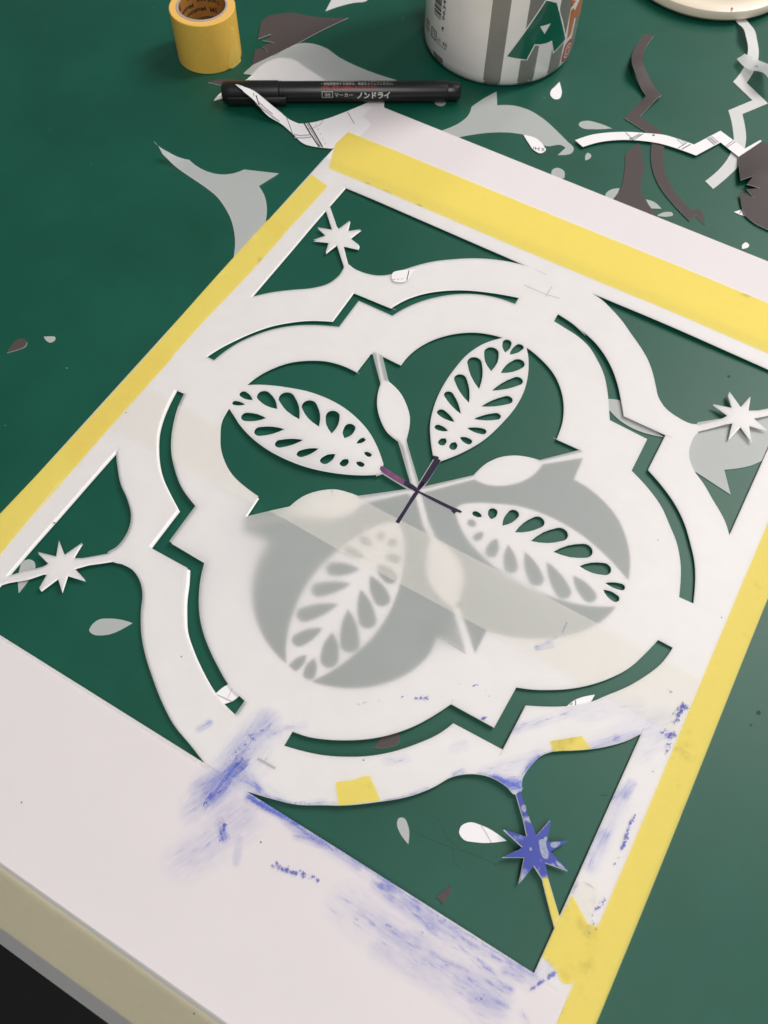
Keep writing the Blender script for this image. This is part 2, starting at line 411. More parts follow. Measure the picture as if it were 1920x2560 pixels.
star_outlines = [
    [(-128.1, 124.9, 1), (-127.8, 129.5, 1), (-119.9, 121.8, 1), (-113.1, 114.9, 1), (-111.1, 113.7, 1), (-109.5, 122.3, 1), (-106.4, 114.7, 1), (-101.3, 119.9, 1), (-102.8, 111.3, 1), (-96.3, 109.8, 1), (-95.5, 107.6, 1), (-103.2, 105.3, 1), (-93.5, 94.8, 1), (-90.9, 91.3, 1), (-94.0, 89.4, 1), (-95.3, 93.2, 1), (-106.4, 104.0, 1), (-108.3, 96.3, 1), (-110.6, 103.5, 1), (-118.6, 100.7, 1), (-114.4, 106.5, 1), (-121.6, 109.5, 1), (-113.8, 111.4, 1), (-125.2, 123.2, 1)],
    [(92.6, 93.9, 1), (94.5, 94.7, 1), (102.4, 102.8, 1), (104.3, 105.9, 1), (95.9, 108.7, 1), (104.3, 110.6, 1), (100.3, 116.9, 1), (100.3, 119.5, 1), (107.7, 113.1, 1), (109.6, 122.0, 1), (111.4, 113.1, 1), (115.3, 115.9, 1), (119.0, 119.9, 1), (123.6, 124.8, 1), (124.7, 121.4, 1), (120.1, 116.6, 1), (114.5, 110.6, 1), (122.5, 108.1, 1), (114.4, 105.9, 1), (118.6, 98.3, 1), (111.2, 103.2, 1), (109.0, 94.3, 1), (107.4, 103.4, 1), (104.7, 101.3, 1), (95.5, 91.9, 1), (93.8, 90.6, 1)],
    [(-132.3, -131.6, 1), (-125.2, -124.3, 1), (-120.1, -119.0, 1), (-114.5, -113.6, 1), (-113.2, -111.1, 1), (-121.1, -109.3, 1), (-112.7, -107.2, 1), (-116.9, -100.6, 1), (-110.1, -104.8, 1), (-107.7, -96.4, 1), (-106.2, -104.2, 1), (-102.9, -102.2, 1), (-95.0, -94.7, 1), (-92.8, -91.8, 1), (-89.2, -95.5, 1), (-91.9, -96.5, 1), (-99.2, -102.8, 1), (-103.0, -107.4, 1), (-95.7, -109.2, 1), (-103.3, -111.1, 1), (-100.6, -118.0, 1), (-105.9, -114.3, 1), (-108.3, -121.9, 1), (-109.7, -121.5, 1), (-110.8, -114.7, 1), (-112.6, -115.8, 1), (-116.4, -120.3, 1), (-122.7, -125.6, 1), (-124.9, -128.2, 1), (-130.2, -133.8, 1)],
    [(92.7, -94.0, 1), (95.9, -92.2, 1), (95.9, -94.4, 1), (100.9, -99.6, 1), (106.0, -104.1, 1), (107.4, -105.4, 1), (109.6, -97.5, 1), (111.5, -105.1, 1), (118.1, -100.8, 1), (114.1, -107.5, 1), (122.4, -109.9, 1), (114.0, -111.8, 1), (117.1, -115.7, 1), (126.2, -125.0, 1), (128.7, -124.7, 1), (129.2, -130.2, 1), (126.1, -128.7, 1), (122.9, -125.2, 1), (115.6, -117.0, 1), (111.0, -114.7, 1), (109.2, -122.6, 1), (107.0, -114.0, 1), (100.3, -117.8, 1), (105.0, -111.3, 1), (96.3, -109.2, 1), (104.8, -107.3, 1), (100.9, -102.3, 1), (94.9, -95.8, 1)]]
groove_outlines = [
    [(-10.2, 121.6, 1), (-22.8, 117.6, 0), (-36.1, 111.8, 0), (-45.2, 105.8, 0), (-53.3, 98.1, 0), (-57.9, 91.5, 0), (-61.8, 82.5, 1), (-82.5, 81.5, 1), (-81.8, 60.5, 1), (-92.3, 54.8, 0), (-99.2, 49.3, 0), (-105.5, 42.9, 0), (-110.9, 35.3, 0), (-115.6, 26.8, 0), (-119.0, 19.6, 0), (-121.1, 13.7, 0), (-121.9, 10.8, 1), (-117.1, 10.8, 1), (-116.2, 15.8, 0), (-113.7, 24.1, 0), (-109.2, 32.8, 0), (-103.8, 40.4, 0), (-97.5, 46.7, 0), (-90.4, 51.8, 0), (-82.6, 56.0, 0), (-77.0, 58.5, 1), (-77.4, 77.7, 1), (-58.3, 78.0, 1), (-56.0, 83.9, 0), (-51.6, 92.0, 0), (-45.8, 99.3, 0), (-37.5, 106.8, 0), (-28.1, 112.2, 0), (-17.5, 115.3, 0), (-10.0, 116.0, 1)],
    [(10.7, 121.9, 1), (20.4, 119.7, 0), (28.1, 116.4, 0), (23.5, 118.8, 0), (33.2, 115.0, 0), (40.7, 110.1, 0), (47.2, 104.2, 0), (52.5, 97.9, 0), (57.8, 90.0, 0), (62.6, 82.1, 1), (83.2, 82.2, 1), (83.4, 60.8, 1), (92.3, 56.0, 0), (99.8, 50.9, 0), (107.1, 43.9, 0), (113.1, 35.8, 0), (117.3, 29.3, 0), (124.2, 10.3, 1), (118.0, 9.9, 1), (112.1, 26.1, 0), (107.5, 33.4, 0), (102.4, 39.0, 0), (95.4, 46.2, 0), (88.3, 51.0, 0), (77.3, 56.4, 1), (76.9, 75.6, 1), (58.1, 76.4, 1), (55.0, 82.5, 0), (49.9, 92.0, 0), (45.3, 98.8, 0), (38.8, 105.4, 0), (31.7, 110.9, 0), (24.4, 113.8, 0), (17.6, 115.2, 0), (10.9, 116.4, 1)],
    [(-122.0, -11.7, 1), (-116.9, -11.5, 1), (-114.7, -19.3, 0), (-111.1, -27.4, 0), (-106.8, -34.8, 0), (-102.1, -41.0, 0), (-95.4, -47.4, 0), (-87.6, -53.1, 0), (-76.6, -57.8, 1), (-76.0, -77.2, 1), (-57.5, -77.4, 1), (-54.5, -84.4, 0), (-50.8, -90.7, 0), (-45.7, -97.4, 0), (-40.0, -102.8, 0), (-33.4, -107.5, 0), (-26.2, -111.7, 0), (-20.1, -114.8, 0), (-9.9, -117.4, 1), (-10.0, -123.7, 1), (-17.1, -122.2, 0), (-22.4, -120.4, 0), (-31.9, -115.7, 0), (-40.8, -110.1, 0), (-46.7, -105.5, 0), (-50.9, -100.4, 0), (-55.1, -94.5, 0), (-58.4, -88.7, 0), (-62.0, -83.2, 1), (-81.7, -83.5, 1), (-82.1, -63.1, 1), (-91.2, -57.9, 0), (-97.8, -53.7, 0), (-110.0, -41.2, 0), (-113.9, -35.5, 0), (-117.3, -28.3, 0), (-119.9, -20.5, 0)],
    [(11.3, -117.8, 1), (17.2, -116.6, 0), (23.3, -114.2, 0), (31.2, -110.0, 0), (38.6, -104.9, 0), (45.3, -98.6, 0), (50.9, -91.5, 0), (54.7, -85.0, 0), (58.2, -77.8, 1), (76.7, -77.5, 1), (77.0, -58.8, 1), (82.7, -56.4, 0), (88.6, -53.1, 0), (95.4, -48.5, 0), (102.3, -42.3, 0), (107.7, -35.9, 0), (112.1, -28.8, 0), (115.2, -20.2, 0), (117.6, -11.8, 1), (123.9, -11.8, 1), (122.2, -21.1, 0), (118.8, -28.9, 0), (114.5, -36.3, 0), (108.9, -43.7, 0), (102.7, -51.4, 0), (94.4, -57.5, 0), (83.3, -63.6, 1), (83.3, -83.4, 1), (62.5, -84.1, 1), (59.8, -90.3, 0), (54.5, -97.9, 0), (47.8, -105.5, 0), (40.4, -111.7, 0), (34.5, -115.4, 0), (26.6, -119.4, 0), (19.2, -122.0, 0), (11.5, -124.0, 1)]]
rosette_outline = [(-55.6, 52.8, 1), (-54.1, 55.0, 1), (-51.1, 54.6, 1), (-40.0, 54.4, 1), (-39.8, 60.6, 0), (-36.5, 71.8, 0), (-31.4, 80.0, 0), (-24.7, 86.7, 0), (-18.8, 90.6, 0), (-12.2, 93.2, 0), (-5.1, 94.7, 0), (6.4, 95.1, 0), (15.5, 92.3, 0), (24.7, 87.3, 0), (31.5, 80.6, 0), (36.4, 73.0, 0), (39.7, 64.6, 0), (41.4, 54.5, 1), (53.2, 54.8, 1), (55.7, 53.4, 1), (57.1, 39.0, 1), (65.2, 38.1, 0), (73.8, 35.2, 0), (81.5, 30.9, 0), (87.6, 24.9, 0), (93.3, 16.4, 0), (96.7, 6.8, 0), (97.2, -7.4, 0), (93.4, -19.0, 0), (86.0, -28.4, 0), (76.0, -36.3, 0), (64.8, -41.7, 0), (56.3, -44.1, 1), (56.7, -54.9, 1), (53.2, -56.9, 1), (40.6, -56.9, 1), (41.3, -63.3, 0), (38.9, -73.7, 0), (33.2, -82.8, 0), (26.2, -89.5, 0), (20.2, -93.2, 0), (13.7, -96.0, 0), (7.0, -97.7, 0), (-4.8, -96.8, 0), (-16.1, -93.6, 0), (-25.0, -88.2, 0), (-33.3, -79.6, 0), (-38.7, -69.0, 0), (-40.5, -56.4, 1), (-52.7, -57.6, 1), (-56.1, -52.2, 1), (-56.8, -40.2, 1), (-64.6, -39.0, 0), (-73.4, -36.5, 0), (-81.3, -31.7, 0), (-86.6, -26.8, 0), (-90.1, -22.1, 0), (-93.8, -15.9, 0), (-95.4, -7.9, 0), (-95.9, 6.9, 0), (-94.3, 14.0, 0), (-91.0, 21.3, 0), (-85.7, 28.7, 0), (-79.0, 34.1, 0), (-71.4, 38.1, 0), (-63.7, 39.8, 0), (-55.7, 39.9, 1), (-55.7, 52.6, 1)]
# stalks with a bulb, white template core and wider film
stalk_film = [
    [(-57.3, 55.7, 1), (-52.7, 57.4, 1), (-39.8, 42.7, 1), (-33.0, 40.5, 0), (-26.4, 35.8, 0), (-21.4, 30.3, 0), (-18.1, 23.1, 0), (-16.5, 18.6, 1), (-13.8, 15.6, 1), (-1.5, 2.9, 1), (2.6, -1.1, 1), (-0.9, -3.2, 1), (-4.2, 0.2, 1), (-17.1, 13.6, 1), (-19.5, 15.9, 1), (-25.9, 17.5, 0), (-32.3, 22.0, 0), (-37.6, 28.1, 0), (-41.0, 34.7, 0), (-42.5, 39.6, 1)],
    [(-2.1, -4.2, 1), (2.3, 2.3, 1), (17.8, 18.1, 1), (20.0, 26.5, 0), (23.3, 32.0, 0), (28.7, 36.6, 0), (35.8, 39.5, 0), (39.6, 40.3, 1), (52.6, 54.2, 1), (59.1, 56.5, 1), (57.2, 50.7, 1), (42.1, 38.3, 1), (40.5, 31.3, 0), (37.4, 25.3, 0), (32.3, 20.2, 0), (25.1, 16.6, 0), (19.4, 15.7, 1), (4.3, -1.3, 1), (-1.0, -6.3, 1)],
    [(3.1, 0.3, 1), (-4.2, -3.4, 1), (-20.3, -17.4, 1), (-25.0, -18.3, 0), (-30.6, -20.2, 0), (-34.8, -23.4, 0), (-40.0, -30.0, 0), (-42.4, -37.7, 1), (-55.6, -51.4, 1), (-57.9, -53.5, 1), (-55.6, -56.8, 1), (-41.5, -43.7, 1), (-37.5, -43.3, 1), (-19.8, -32.8, 1), (-15.5, -19.9, 1), (-2.6, -6.7, 1)]]
stalk_core = [
    [(-55.8, 57.1, 1), (-54.9, 57.6, 1), (-42.2, 42.2, 1), (-39.9, 43.1, 1), (-33.2, 40.8, 0), (-26.6, 36.1, 0), (-21.6, 30.6, 0), (-18.2, 23.4, 0), (-16.8, 18.6, 1), (-14.8, 15.4, 1), (-2.3, 2.1, 1), (1.6, -1.4, 1), (-0.1, -2.4, 1), (-4.0, 1.1, 1), (-15.8, 14.8, 1), (-19.0, 16.8, 1), (-26.0, 17.8, 0), (-32.4, 22.3, 0), (-37.8, 28.4, 0), (-41.1, 35.0, 0), (-42.7, 40.7, 1)],
    [(-2.1, -4.3, 1), (3.0, 1.2, 1), (18.1, 17.5, 1), (19.9, 26.8, 0), (23.3, 32.2, 0), (28.7, 36.8, 0), (35.8, 39.6, 0), (40.3, 39.9, 1), (53.2, 53.2, 1), (59.1, 56.9, 1), (56.7, 52.1, 1), (41.8, 39.1, 1), (40.5, 31.6, 0), (37.3, 25.6, 0), (32.2, 20.5, 0), (25.0, 16.8, 0), (19.1, 16.3, 1), (3.8, -0.3, 1), (-1.1, -6.0, 1)],
    [(-0.9, -2.3, 1), (1.4, -0.9, 1), (12.4, -13.0, 1), (19.3, -18.4, 1), (26.9, -19.8, 0), (34.6, -24.4, 0), (38.5, -30.2, 0), (40.3, -37.2, 0), (40.3, -41.9, 1), (42.2, -40.8, 1), (56.3, -54.7, 1), (59.4, -58.1, 1), (55.7, -60.3, 1), (53.5, -56.8, 1), (39.2, -41.8, 1), (38.4, -42.3, 1), (30.5, -39.8, 0), (24.7, -36.0, 0), (20.8, -30.1, 0), (17.8, -23.5, 0), (17.2, -20.1, 1), (11.1, -15.5, 1)],
    [(2.7, 1.1, 1), (-3.9, -4.3, 1), (-19.4, -18.6, 1), (-20.6, -17.4, 1), (-25.2, -18.1, 0), (-30.8, -20.0, 0), (-35.0, -23.2, 0), (-40.1, -29.8, 0), (-42.6, -37.5, 1), (-42.4, -42.5, 1), (-56.0, -56.4, 1), (-55.5, -57.1, 1), (-41.7, -43.5, 1), (-36.3, -39.6, 0), (-29.6, -36.6, 0), (-23.1, -32.4, 0), (-18.1, -25.7, 0), (-16.8, -19.7, 1), (-3.2, -5.6, 1), (3.8, -0.8, 1)]]
leaf_outlines = [
    [(-105.9, 7.0, 1), (-95.9, 6.9, 1), (-91.5, 9.8, 0), (-85.4, 12.8, 0), (-76.7, 16.0, 0), (-68.7, 18.2, 0), (-60.1, 19.2, 0), (-50.8, 18.9, 0), (-41.7, 16.9, 0), (-33.3, 13.5, 0), (-26.1, 8.7, 0), (-19.2, 2.5, 1), (-17.4, -2.3, 1), (-21.9, -5.7, 0), (-28.8, -9.7, 0), (-38.7, -13.9, 0), (-47.8, -16.5, 0), (-57.2, -17.7, 0), (-67.6, -17.6, 0), (-77.2, -15.9, 0), (-86.0, -12.8, 0), (-92.2, -9.5, 0), (-95.4, -7.9, 1), (-102.9, -4.9, 1)],
    [(-7.6, 99.6, 1), (-5.7, 94.4, 1), (-11.9, 86.6, 0), (-15.7, 77.1, 0), (-17.1, 65.2, 0), (-16.8, 51.6, 0), (-14.9, 41.2, 0), (-11.7, 31.9, 0), (-7.7, 25.1, 0), (-2.5, 17.9, 1), (1.5, 16.8, 1), (7.7, 25.8, 0), (13.0, 36.7, 0), (16.1, 49.5, 0), (17.5, 61.6, 0), (16.6, 72.6, 0), (13.2, 83.4, 0), (9.2, 91.1, 0), (6.1, 95.4, 1), (6.5, 99.7, 1)],
    [(18.6, -1.4, 1), (20.4, 2.3, 0), (25.8, 6.5, 0), (32.9, 10.3, 0), (41.5, 14.1, 0), (50.9, 16.1, 0), (61.8, 16.5, 0), (71.7, 15.4, 0), (81.5, 12.7, 0), (90.0, 9.4, 0), (96.7, 6.0, 1), (103.3, 4.2, 1), (102.1, -7.6, 1), (97.2, -7.4, 1), (89.0, -12.2, 0), (80.1, -15.5, 0), (70.6, -17.6, 0), (60.4, -18.4, 0), (49.4, -18.0, 0), (38.4, -15.0, 0), (29.8, -11.2, 0), (23.5, -6.4, 0)],
    [(1.6, -19.3, 1), (-1.1, -20.8, 0), (-6.0, -25.7, 0), (-10.2, -33.6, 0), (-14.5, -46.1, 0), (-16.6, -57.1, 0), (-16.4, -68.4, 0), (-13.9, -80.4, 0), (-9.9, -89.9, 0), (-5.5, -96.6, 1), (-1.1, -104.2, 1), (7.0, -102.8, 1), (7.0, -97.7, 1), (12.1, -89.0, 0), (15.4, -80.7, 0), (18.0, -71.0, 0), (18.7, -59.8, 0), (17.2, -48.4, 0), (13.9, -37.6, 0), (9.6, -28.5, 0), (5.3, -23.1, 0)]]
drops_far_left = [(-89.9, -2.3, -96.0, -4.4, 2.5), (-88.5, 1.3, -96.1, 2.3, 3.4), (-75.8, 2.7, -88.5, 6.9, 5.8), (-63.7, 2.8, -78.7, 12.0, 6.7), (-53.8, 3.8, -66.8, 13.6, 6.4), (-46.9, 3.6, -53.3, 15.0, 5.8), (-40.7, 4.5, -42.0, 13.2, 4.7), (-34.8, 5.0, -33.0, 9.6, 2.3), (-29.7, 3.4, -25.8, 3.0, 2.3), (-30.1, -2.9, -25.9, -3.0, 2.6), (-77.2, -3.8, -88.0, -8.8, 4.6), (-66.4, -4.6, -78.0, -12.9, 4.9), (-55.7, -5.1, -66.0, -14.0, 4.3), (-47.5, -5.4, -54.4, -13.8, 3.9), (-40.0, -4.2, -43.0, -11.8, 4.1), (-34.0, -3.5, -34.5, -8.5, 3.3)]
drops_far_right = [(-0.9, 86.7, -3.4, 94.8, 3.9), (1.6, 86.7, 4.1, 95.4, 3.8), (-1.6, 73.3, -8.1, 86.6, 6.4), (-1.7, 61.1, -12.8, 76.8, 6.3), (-2.1, 51.7, -14.1, 64.0, 5.4), (-2.3, 44.2, -14.2, 52.2, 4.1), (-2.6, 38.8, -12.5, 40.8, 3.7), (-2.8, 33.1, -9.5, 32.3, 3.0), (-2.2, 29.1, -2.6, 24.4, 3.2), (2.6, 29.7, 3.2, 24.9, 3.2), (3.1, 33.0, 9.3, 32.8, 3.2), (3.3, 38.9, 12.3, 41.5, 3.3), (3.6, 44.6, 13.8, 53.0, 3.8), (3.4, 52.6, 14.1, 64.4, 4.5), (3.6, 63.1, 13.1, 76.9, 4.8), (2.7, 74.6, 8.9, 86.8, 5.6)]
drops_open = [(30.7, 1.6, 26.1, 1.5, 2.6), (34.6, 2.4, 33.1, 8.1, 3.6), (40.2, 2.1, 42.3, 12.1, 4.4), (46.1, 1.9, 54.1, 14.1, 5.3), (53.8, 1.7, 65.7, 13.6, 6.1), (64.2, 2.0, 78.4, 11.3, 6.3), (76.5, 1.6, 88.8, 7.0, 5.4), (88.8, 0.1, 97.1, 2.3, 3.0), (89.4, -3.0, 97.1, -4.4, 3.4)]
drops_covered = [(26.3, -3.1, 30.2, -4.1, 3.2), (34.7, -4.9, 33.0, -10.3, 3.1), (40.8, -4.5, 42.3, -14.4, 4.7), (46.4, -4.8, 53.7, -16.3, 5.4), (53.9, -4.1, 65.9, -15.5, 6.1), (63.9, -3.6, 78.3, -14.6, 6.3), (76.1, -3.8, 88.4, -10.1, 5.7)] + [(3.4, -47.0, 15.9, -55.5, 6.2), (3.2, -54.2, 15.3, -67.4, 6.5), (3.3, -64.4, 14.1, -80.0, 7.1), (3.2, -76.2, 9.8, -89.7, 6.6), (2.8, -89.1, 5.3, -97.9, 4.5), (3.5, -41.3, 13.9, -44.4, 5.5), (4.2, -36.0, 10.9, -34.8, 3.6), (4.2, -26.7, 3.6, -31.5, 3.4), (-2.4, -26.7, -1.5, -31.1, 3.1), (-2.5, -35.1, -9.3, -34.1, 3.5), (-2.1, -41.2, -12.2, -42.2, 3.7), (-1.6, -46.8, -13.8, -54.1, 5.7), (-1.3, -54.2, -13.6, -65.7, 5.6), (-1.0, -64.6, -12.6, -78.1, 5.9), (-1.1, -76.7, -8.0, -88.3, 5.3), (-0.4, -89.5, -2.6, -97.9, 3.9)]

WIN = [Loop(w) for w in window_outlines]
STAR = [Loop(s) for s in star_outlines]
GROOVE = [Loop(g) for g in groove_outlines]
ROSE = Loop(rosette_outline)
SCORE = [Loop(s) for s in stalk_core]; SFILM = [Loop(s) for s in stalk_film]
LEAF = [Loop(l) for l in leaf_outlines]
DROP_T = [droplet(d) for d in drops_far_left + drops_far_right]
DROP_O = [droplet(d) for d in drops_open]
DROP_C = [droplet(d) for d in drops_covered]
# the film is cut away above the two side stalks and still whole below them
UPPER = Loop([(-56.5, -51.9, 1), (-42.4, -37.7, 1), (-40.0, -30.0, 0), (-34.8, -23.4, 0), (-30.6, -20.2, 0), (-25.0, -18.3, 0), (-20.3, -17.4, 1), (-4.2, -3.4, 1), (1.1, -0.5, 1), (2.3, 2.3, 1), (17.8, 18.1, 1), (20.0, 26.5, 0), (23.3, 32.0, 0), (28.7, 36.6, 0), (35.8, 39.5, 0), (39.6, 40.3, 1), (52.8, 54.5, 1), (50.1, 111.9, 1), (-15.1, 131.7, 1), (-104.1, 47.6, 1), (-117.2, -15.8, 1)])
LEFT_GAP = [WIN[0].moved(-.5, .1), WIN[2].moved(-1.2, .1), GROOVE[0].moved(-.4, .5), GROOVE[2].moved(-1.2, .1)]
FWIN = [LEFT_GAP[0], WIN[1], LEFT_GAP[1], WIN[3]]
FGROOVE = [LEFT_GAP[2], GROOVE[1], LEFT_GAP[3], GROOVE[3]]
FSTAR = [s.moved(dx, dy) for s, dx, dy in zip(STAR, (-.5, -.3, -.4, .2), (.3, .2, .4, .2))]
STRUT = [Loop([(-18.8, 0.9, 1), (-20.1, -2.4, 1), (-18.6, -4.9, 1), (-16.8, -2.4, 1), (-4.0, -3.3, 1), (1.2, -2.7, 1), (0.9, -0.1, 1), (-3.7, -0.3, 1)]), Loop([(-1.5, 16.9, 1), (-3.1, 19.8, 1), (0.8, 20.8, 1), (2.0, 16.9, 1), (2.2, 3.4, 1), (1.6, -2.4, 1), (-0.1, -2.0, 1), (-1.1, 2.5, 1)])]

def h_paper(x, y):
    b = min(1.0, max(0.0, min(148 - abs(x), 210 - abs(y)) / 45.0))
    z = .58 + .75 * b * b * (3 - 2 * b) + .4 * math.exp(-((y - 210) / 14) ** 2)
    z += 1.7 * math.exp(-((x + 52) ** 2 + (y - 6) ** 2) / 30 ** 2) + 1.0 * math.exp(-((x + 95) ** 2 + (y + 70) ** 2) / 30 ** 2)
    z += 1.3 * math.exp(-((x - 60) ** 2 + (y + 120) ** 2) / 45 ** 2) + .9 * math.exp(-((x - 60) ** 2 + (y - 130) ** 2) / 35 ** 2)
    for i, (sx, sy) in enumerate(((-110, 110), (109, 110.5), (-110, -108.6), (108.7, -109))):
        z += (1.0, 1.6, 1.2, 1.5)[i] * math.exp(-((x - sx) ** 2 + (y - sy) ** 2) / 13 ** 2)
    return z
LIFT = [(43.9, -55.2, 6.8, 1.2)]
def h_film(x, y):
    g = .42 + 2.4 * math.exp(-((x + 42) ** 2 / 26 ** 2 + (y + 52) ** 2 / 36 ** 2)) + .9 * math.exp(-((x - 40) ** 2 / 40 ** 2 + (y + 26) ** 2 / 14 ** 2)) + .5 * math.exp(-((x - 25) ** 2 + (y + 75) ** 2) / 20 ** 2)
    for a, c, r, h in LIFT: g += h * math.exp(-((x - a) ** 2 + (y - c) ** 2) / (r * r))
    if y > -209.2: return h_paper(x, y) + g
    d = -209.2 - y      # past the table edge the film droops
    return h_paper(x, -209.2) + g - (.85 + .012 * math.sin(x / 11 + .5)) * (d * d / 6 if d < 3 else d - 1.5)

A3 = rect(-147.5, -209.3, 149.8, 210.4)
def in_paper(q):
    if q not in A3: return False
    for w, s in zip(WIN, STAR):
        if q in w: return q in s
    for g in GROOVE:
        if q in g: return False
    if q in ROSE:
        for s in SCORE:
            if q in s: return True
        for l in LEAF:
            if q in l:
                return not any(q in d for d in DROP_T) and not any(q in d for d in DROP_O) and not any(q in d for d in DROP_C)
        return False
    for d in DROP_T:
        if q in d: return False
    return True
FILM_EDGE = rect(-147.4, -231.6, 149.7, 158.0)
BEND = rect(-147.4, -213.0, 149.7, -209.2)
def in_film(q):
    if q not in FILM_EDGE: return False
    for w, s in zip(FWIN, FSTAR):
        if q in w: return q in s
    for g in FGROOVE:
        if q in g: return False
    for d in DROP_O:
        if q in d: return False
    for d in DROP_T:
        if q in d: return False
    if q in ROSE and q in UPPER:
        return any(q in s for s in SFILM) or q in LEAF[0] or q in LEAF[1] or any(q in s for s in STRUT)
    return True

stencil = empty('stencil')
tag(stencil, 'large white cut-out stencil of film over paper with rosette, four leaves and yellow taped edges', 'stencil')
sheet('paper_template', [A3] + WIN + STAR + GROOVE + [ROSE] + SCORE + LEAF + DROP_T + DROP_O + DROP_C, in_paper, h_paper, SHEET, stencil, thick=.28, grid=7)
film_loops = [FILM_EDGE, BEND] + FWIN + FSTAR + FGROOVE + [ROSE, UPPER] + SFILM + LEAF[:2] + DROP_T + DROP_O + STRUT
def h_edge(x, y): return h_film(x, y)
BEND2 = [rect(-147.4, -209.2 - k, 149.7, -208.2 - k) for k in (1, 2, 3)]
sheet('film_sheet', film_loops + BEND2, in_film, h_film, FILM, stencil, grid=5)['label'] = 'translucent frosted film layer, whole over the two lower leaves'
BAND = rect(-134.9, -44.0, 139.5, -18.2)
sheet('mending_tape', [BAND] + film_loops, lambda q: q in BAND and in_film(q), lambda x, y: h_film(x, y) + .07, MEND, stencil, grid=5)['label'] = 'pale translucent tape band joining the two film halves'
MAR = rect(-147.4, -209.1, 138.9, -145.9)
sheet('margin_paper', [MAR], None, lambda x, y: h_film(x, y) + .05, MARGIN, stencil, grid=6)['label'] = 'plain pinkish white paper margin at the near end'
TOPM = rect(-147.4, 181.6, 149.7, 210.5)
sheet('margin_paper', [TOPM], None, lambda x, y: h_paper(x, y) + .04, MARGIN, stencil, grid=6)['label'] = 'plain pinkish white paper margin at the far end'
# yellow masking tape
def tape(pts, dz, mat=TAPE, grid=5, lab=None):
    lp = Loop(pts)
    o = sheet('masking_tape', [lp], None, lambda x, y: h_film(x, y) + dz, mat, stencil, grid=grid)
    if lab: o['label'] = lab
    return o
tape([(150.5, 151.7, 1), (150.8, 182.2, 1), (60.0, 182.6, 0), (-20.0, 182.1, 0), (-147.4, 182.0, 1), (-148.3, 170.0, 1), (-141.0, 151.3, 1), (-60.0, 151.2, 0), (20.0, 151.5, 0)], .12, lab='wide yellow tape along the far edge')
tape([(-146.5, 142.3, 1), (-134.0, 139.0, 1), (-134.2, 115.3, 0), (-134.6, 98.6, 0), (-134.3, 92.6, 1), (-135.8, 92.2, 1), (-141.6, 94.9, 0), (-147.4, 98.1, 1), (-147.1, 111.3, 0)], .10)
tape([(-147.6, 101.0, 1), (-136.4, 104.8, 1), (-134.3, 92.6, 1), (-134.6, 58.4, 0), (-135.8, 29.0, 0), (-135.9, 4.1, 0), (-136.3, -28.4, 0), (-135.3, -68.0, 1), (-141.8, -64.7, 0), (-146.5, -61.5, 1), (-146.1, -37.2, 0), (-146.5, -4.3, 0), (-147.2, 22.2, 0)], .16)
tape([(-146.8, 6.7, 1), (-135.4, 2.6, 1), (-135.6, -34.6, 0), (-135.4, -67.9, 0), (-134.3, -98.6, 1), (-136.4, -72.4, 1), (-134.5, -117.7, 1), (-134.4, -134.6, 1), (-147.6, -120.3, 1), (-147.9, -102.9, 1), (-146.9, -61.5, 0), (-146.8, -25.7, 0)], .22)
tape([(138.8, -207.0, 1), (139.2, -100.0, 0), (138.6, 20.0, 0), (138.4, 149.8, 1), (150.4, 149.6, 1), (150.0, 20.0, 0), (150.6, -100.0, 0), (150.0, -207.0, 1)], .14, TAPE_D, lab='stained yellow tape along the right edge')
tape([(127.1, -116.2, 1), (135.7, -121.8, 1), (140.8, -120.2, 1), (139.6, -138.6, 1), (138.0, -141.6, 0), (136.3, -142.6, 0), (134.5, -142.0, 0), (132.7, -140.3, 1), (126.4, -138.9, 1), (126.3, -129.1, 1), (126.6, -124.9, 1)], .20, TAPE_D)
tape([(127.3, -109.9, 1), (134.6, -109.7, 1), (135.7, -117.7, 1), (135.7, -121.8, 1), (127.4, -116.4, 1)], .08, MEND)
tape([(35.6, -125.7, 1), (37.0, -124.3, 0), (40.1, -122.2, 0), (41.9, -120.3, 0), (43.6, -118.3, 0), (45.4, -117.4, 1), (47.2, -118.8, 0), (49.0, -119.9, 0), (51.0, -121.5, 0), (53.1, -122.9, 1), (46.5, -127.8, 0), (40.9, -132.2, 1), (38.2, -129.1, 0)], .12, TAPE_D)
tape([(97.3, -71.3, 1), (107.0, -63.3, 1), (112.0, -66.1, 1), (100.0, -74.3, 1)], .12, TAPE_D)
tape([(115.7, -116.7, 1), (116.9, -115.5, 1), (126.2, -124.8, 1), (126.1, -128.6, 1), (122.9, -125.2, 1)], .10, TAPE)
tape([(-147.4, -210.4, 1), (-60.0, -210.2, 0), (30.0, -210.5, 0), (149.0, -210.4, 1), (149.0, -226.8, 1), (30.0, -226.6, 0), (-60.0, -226.9, 0), (-147.4, -226.8, 1)], -.30, TAPE, 1.6, lab='yellow tape along the near edge, hanging past the table')
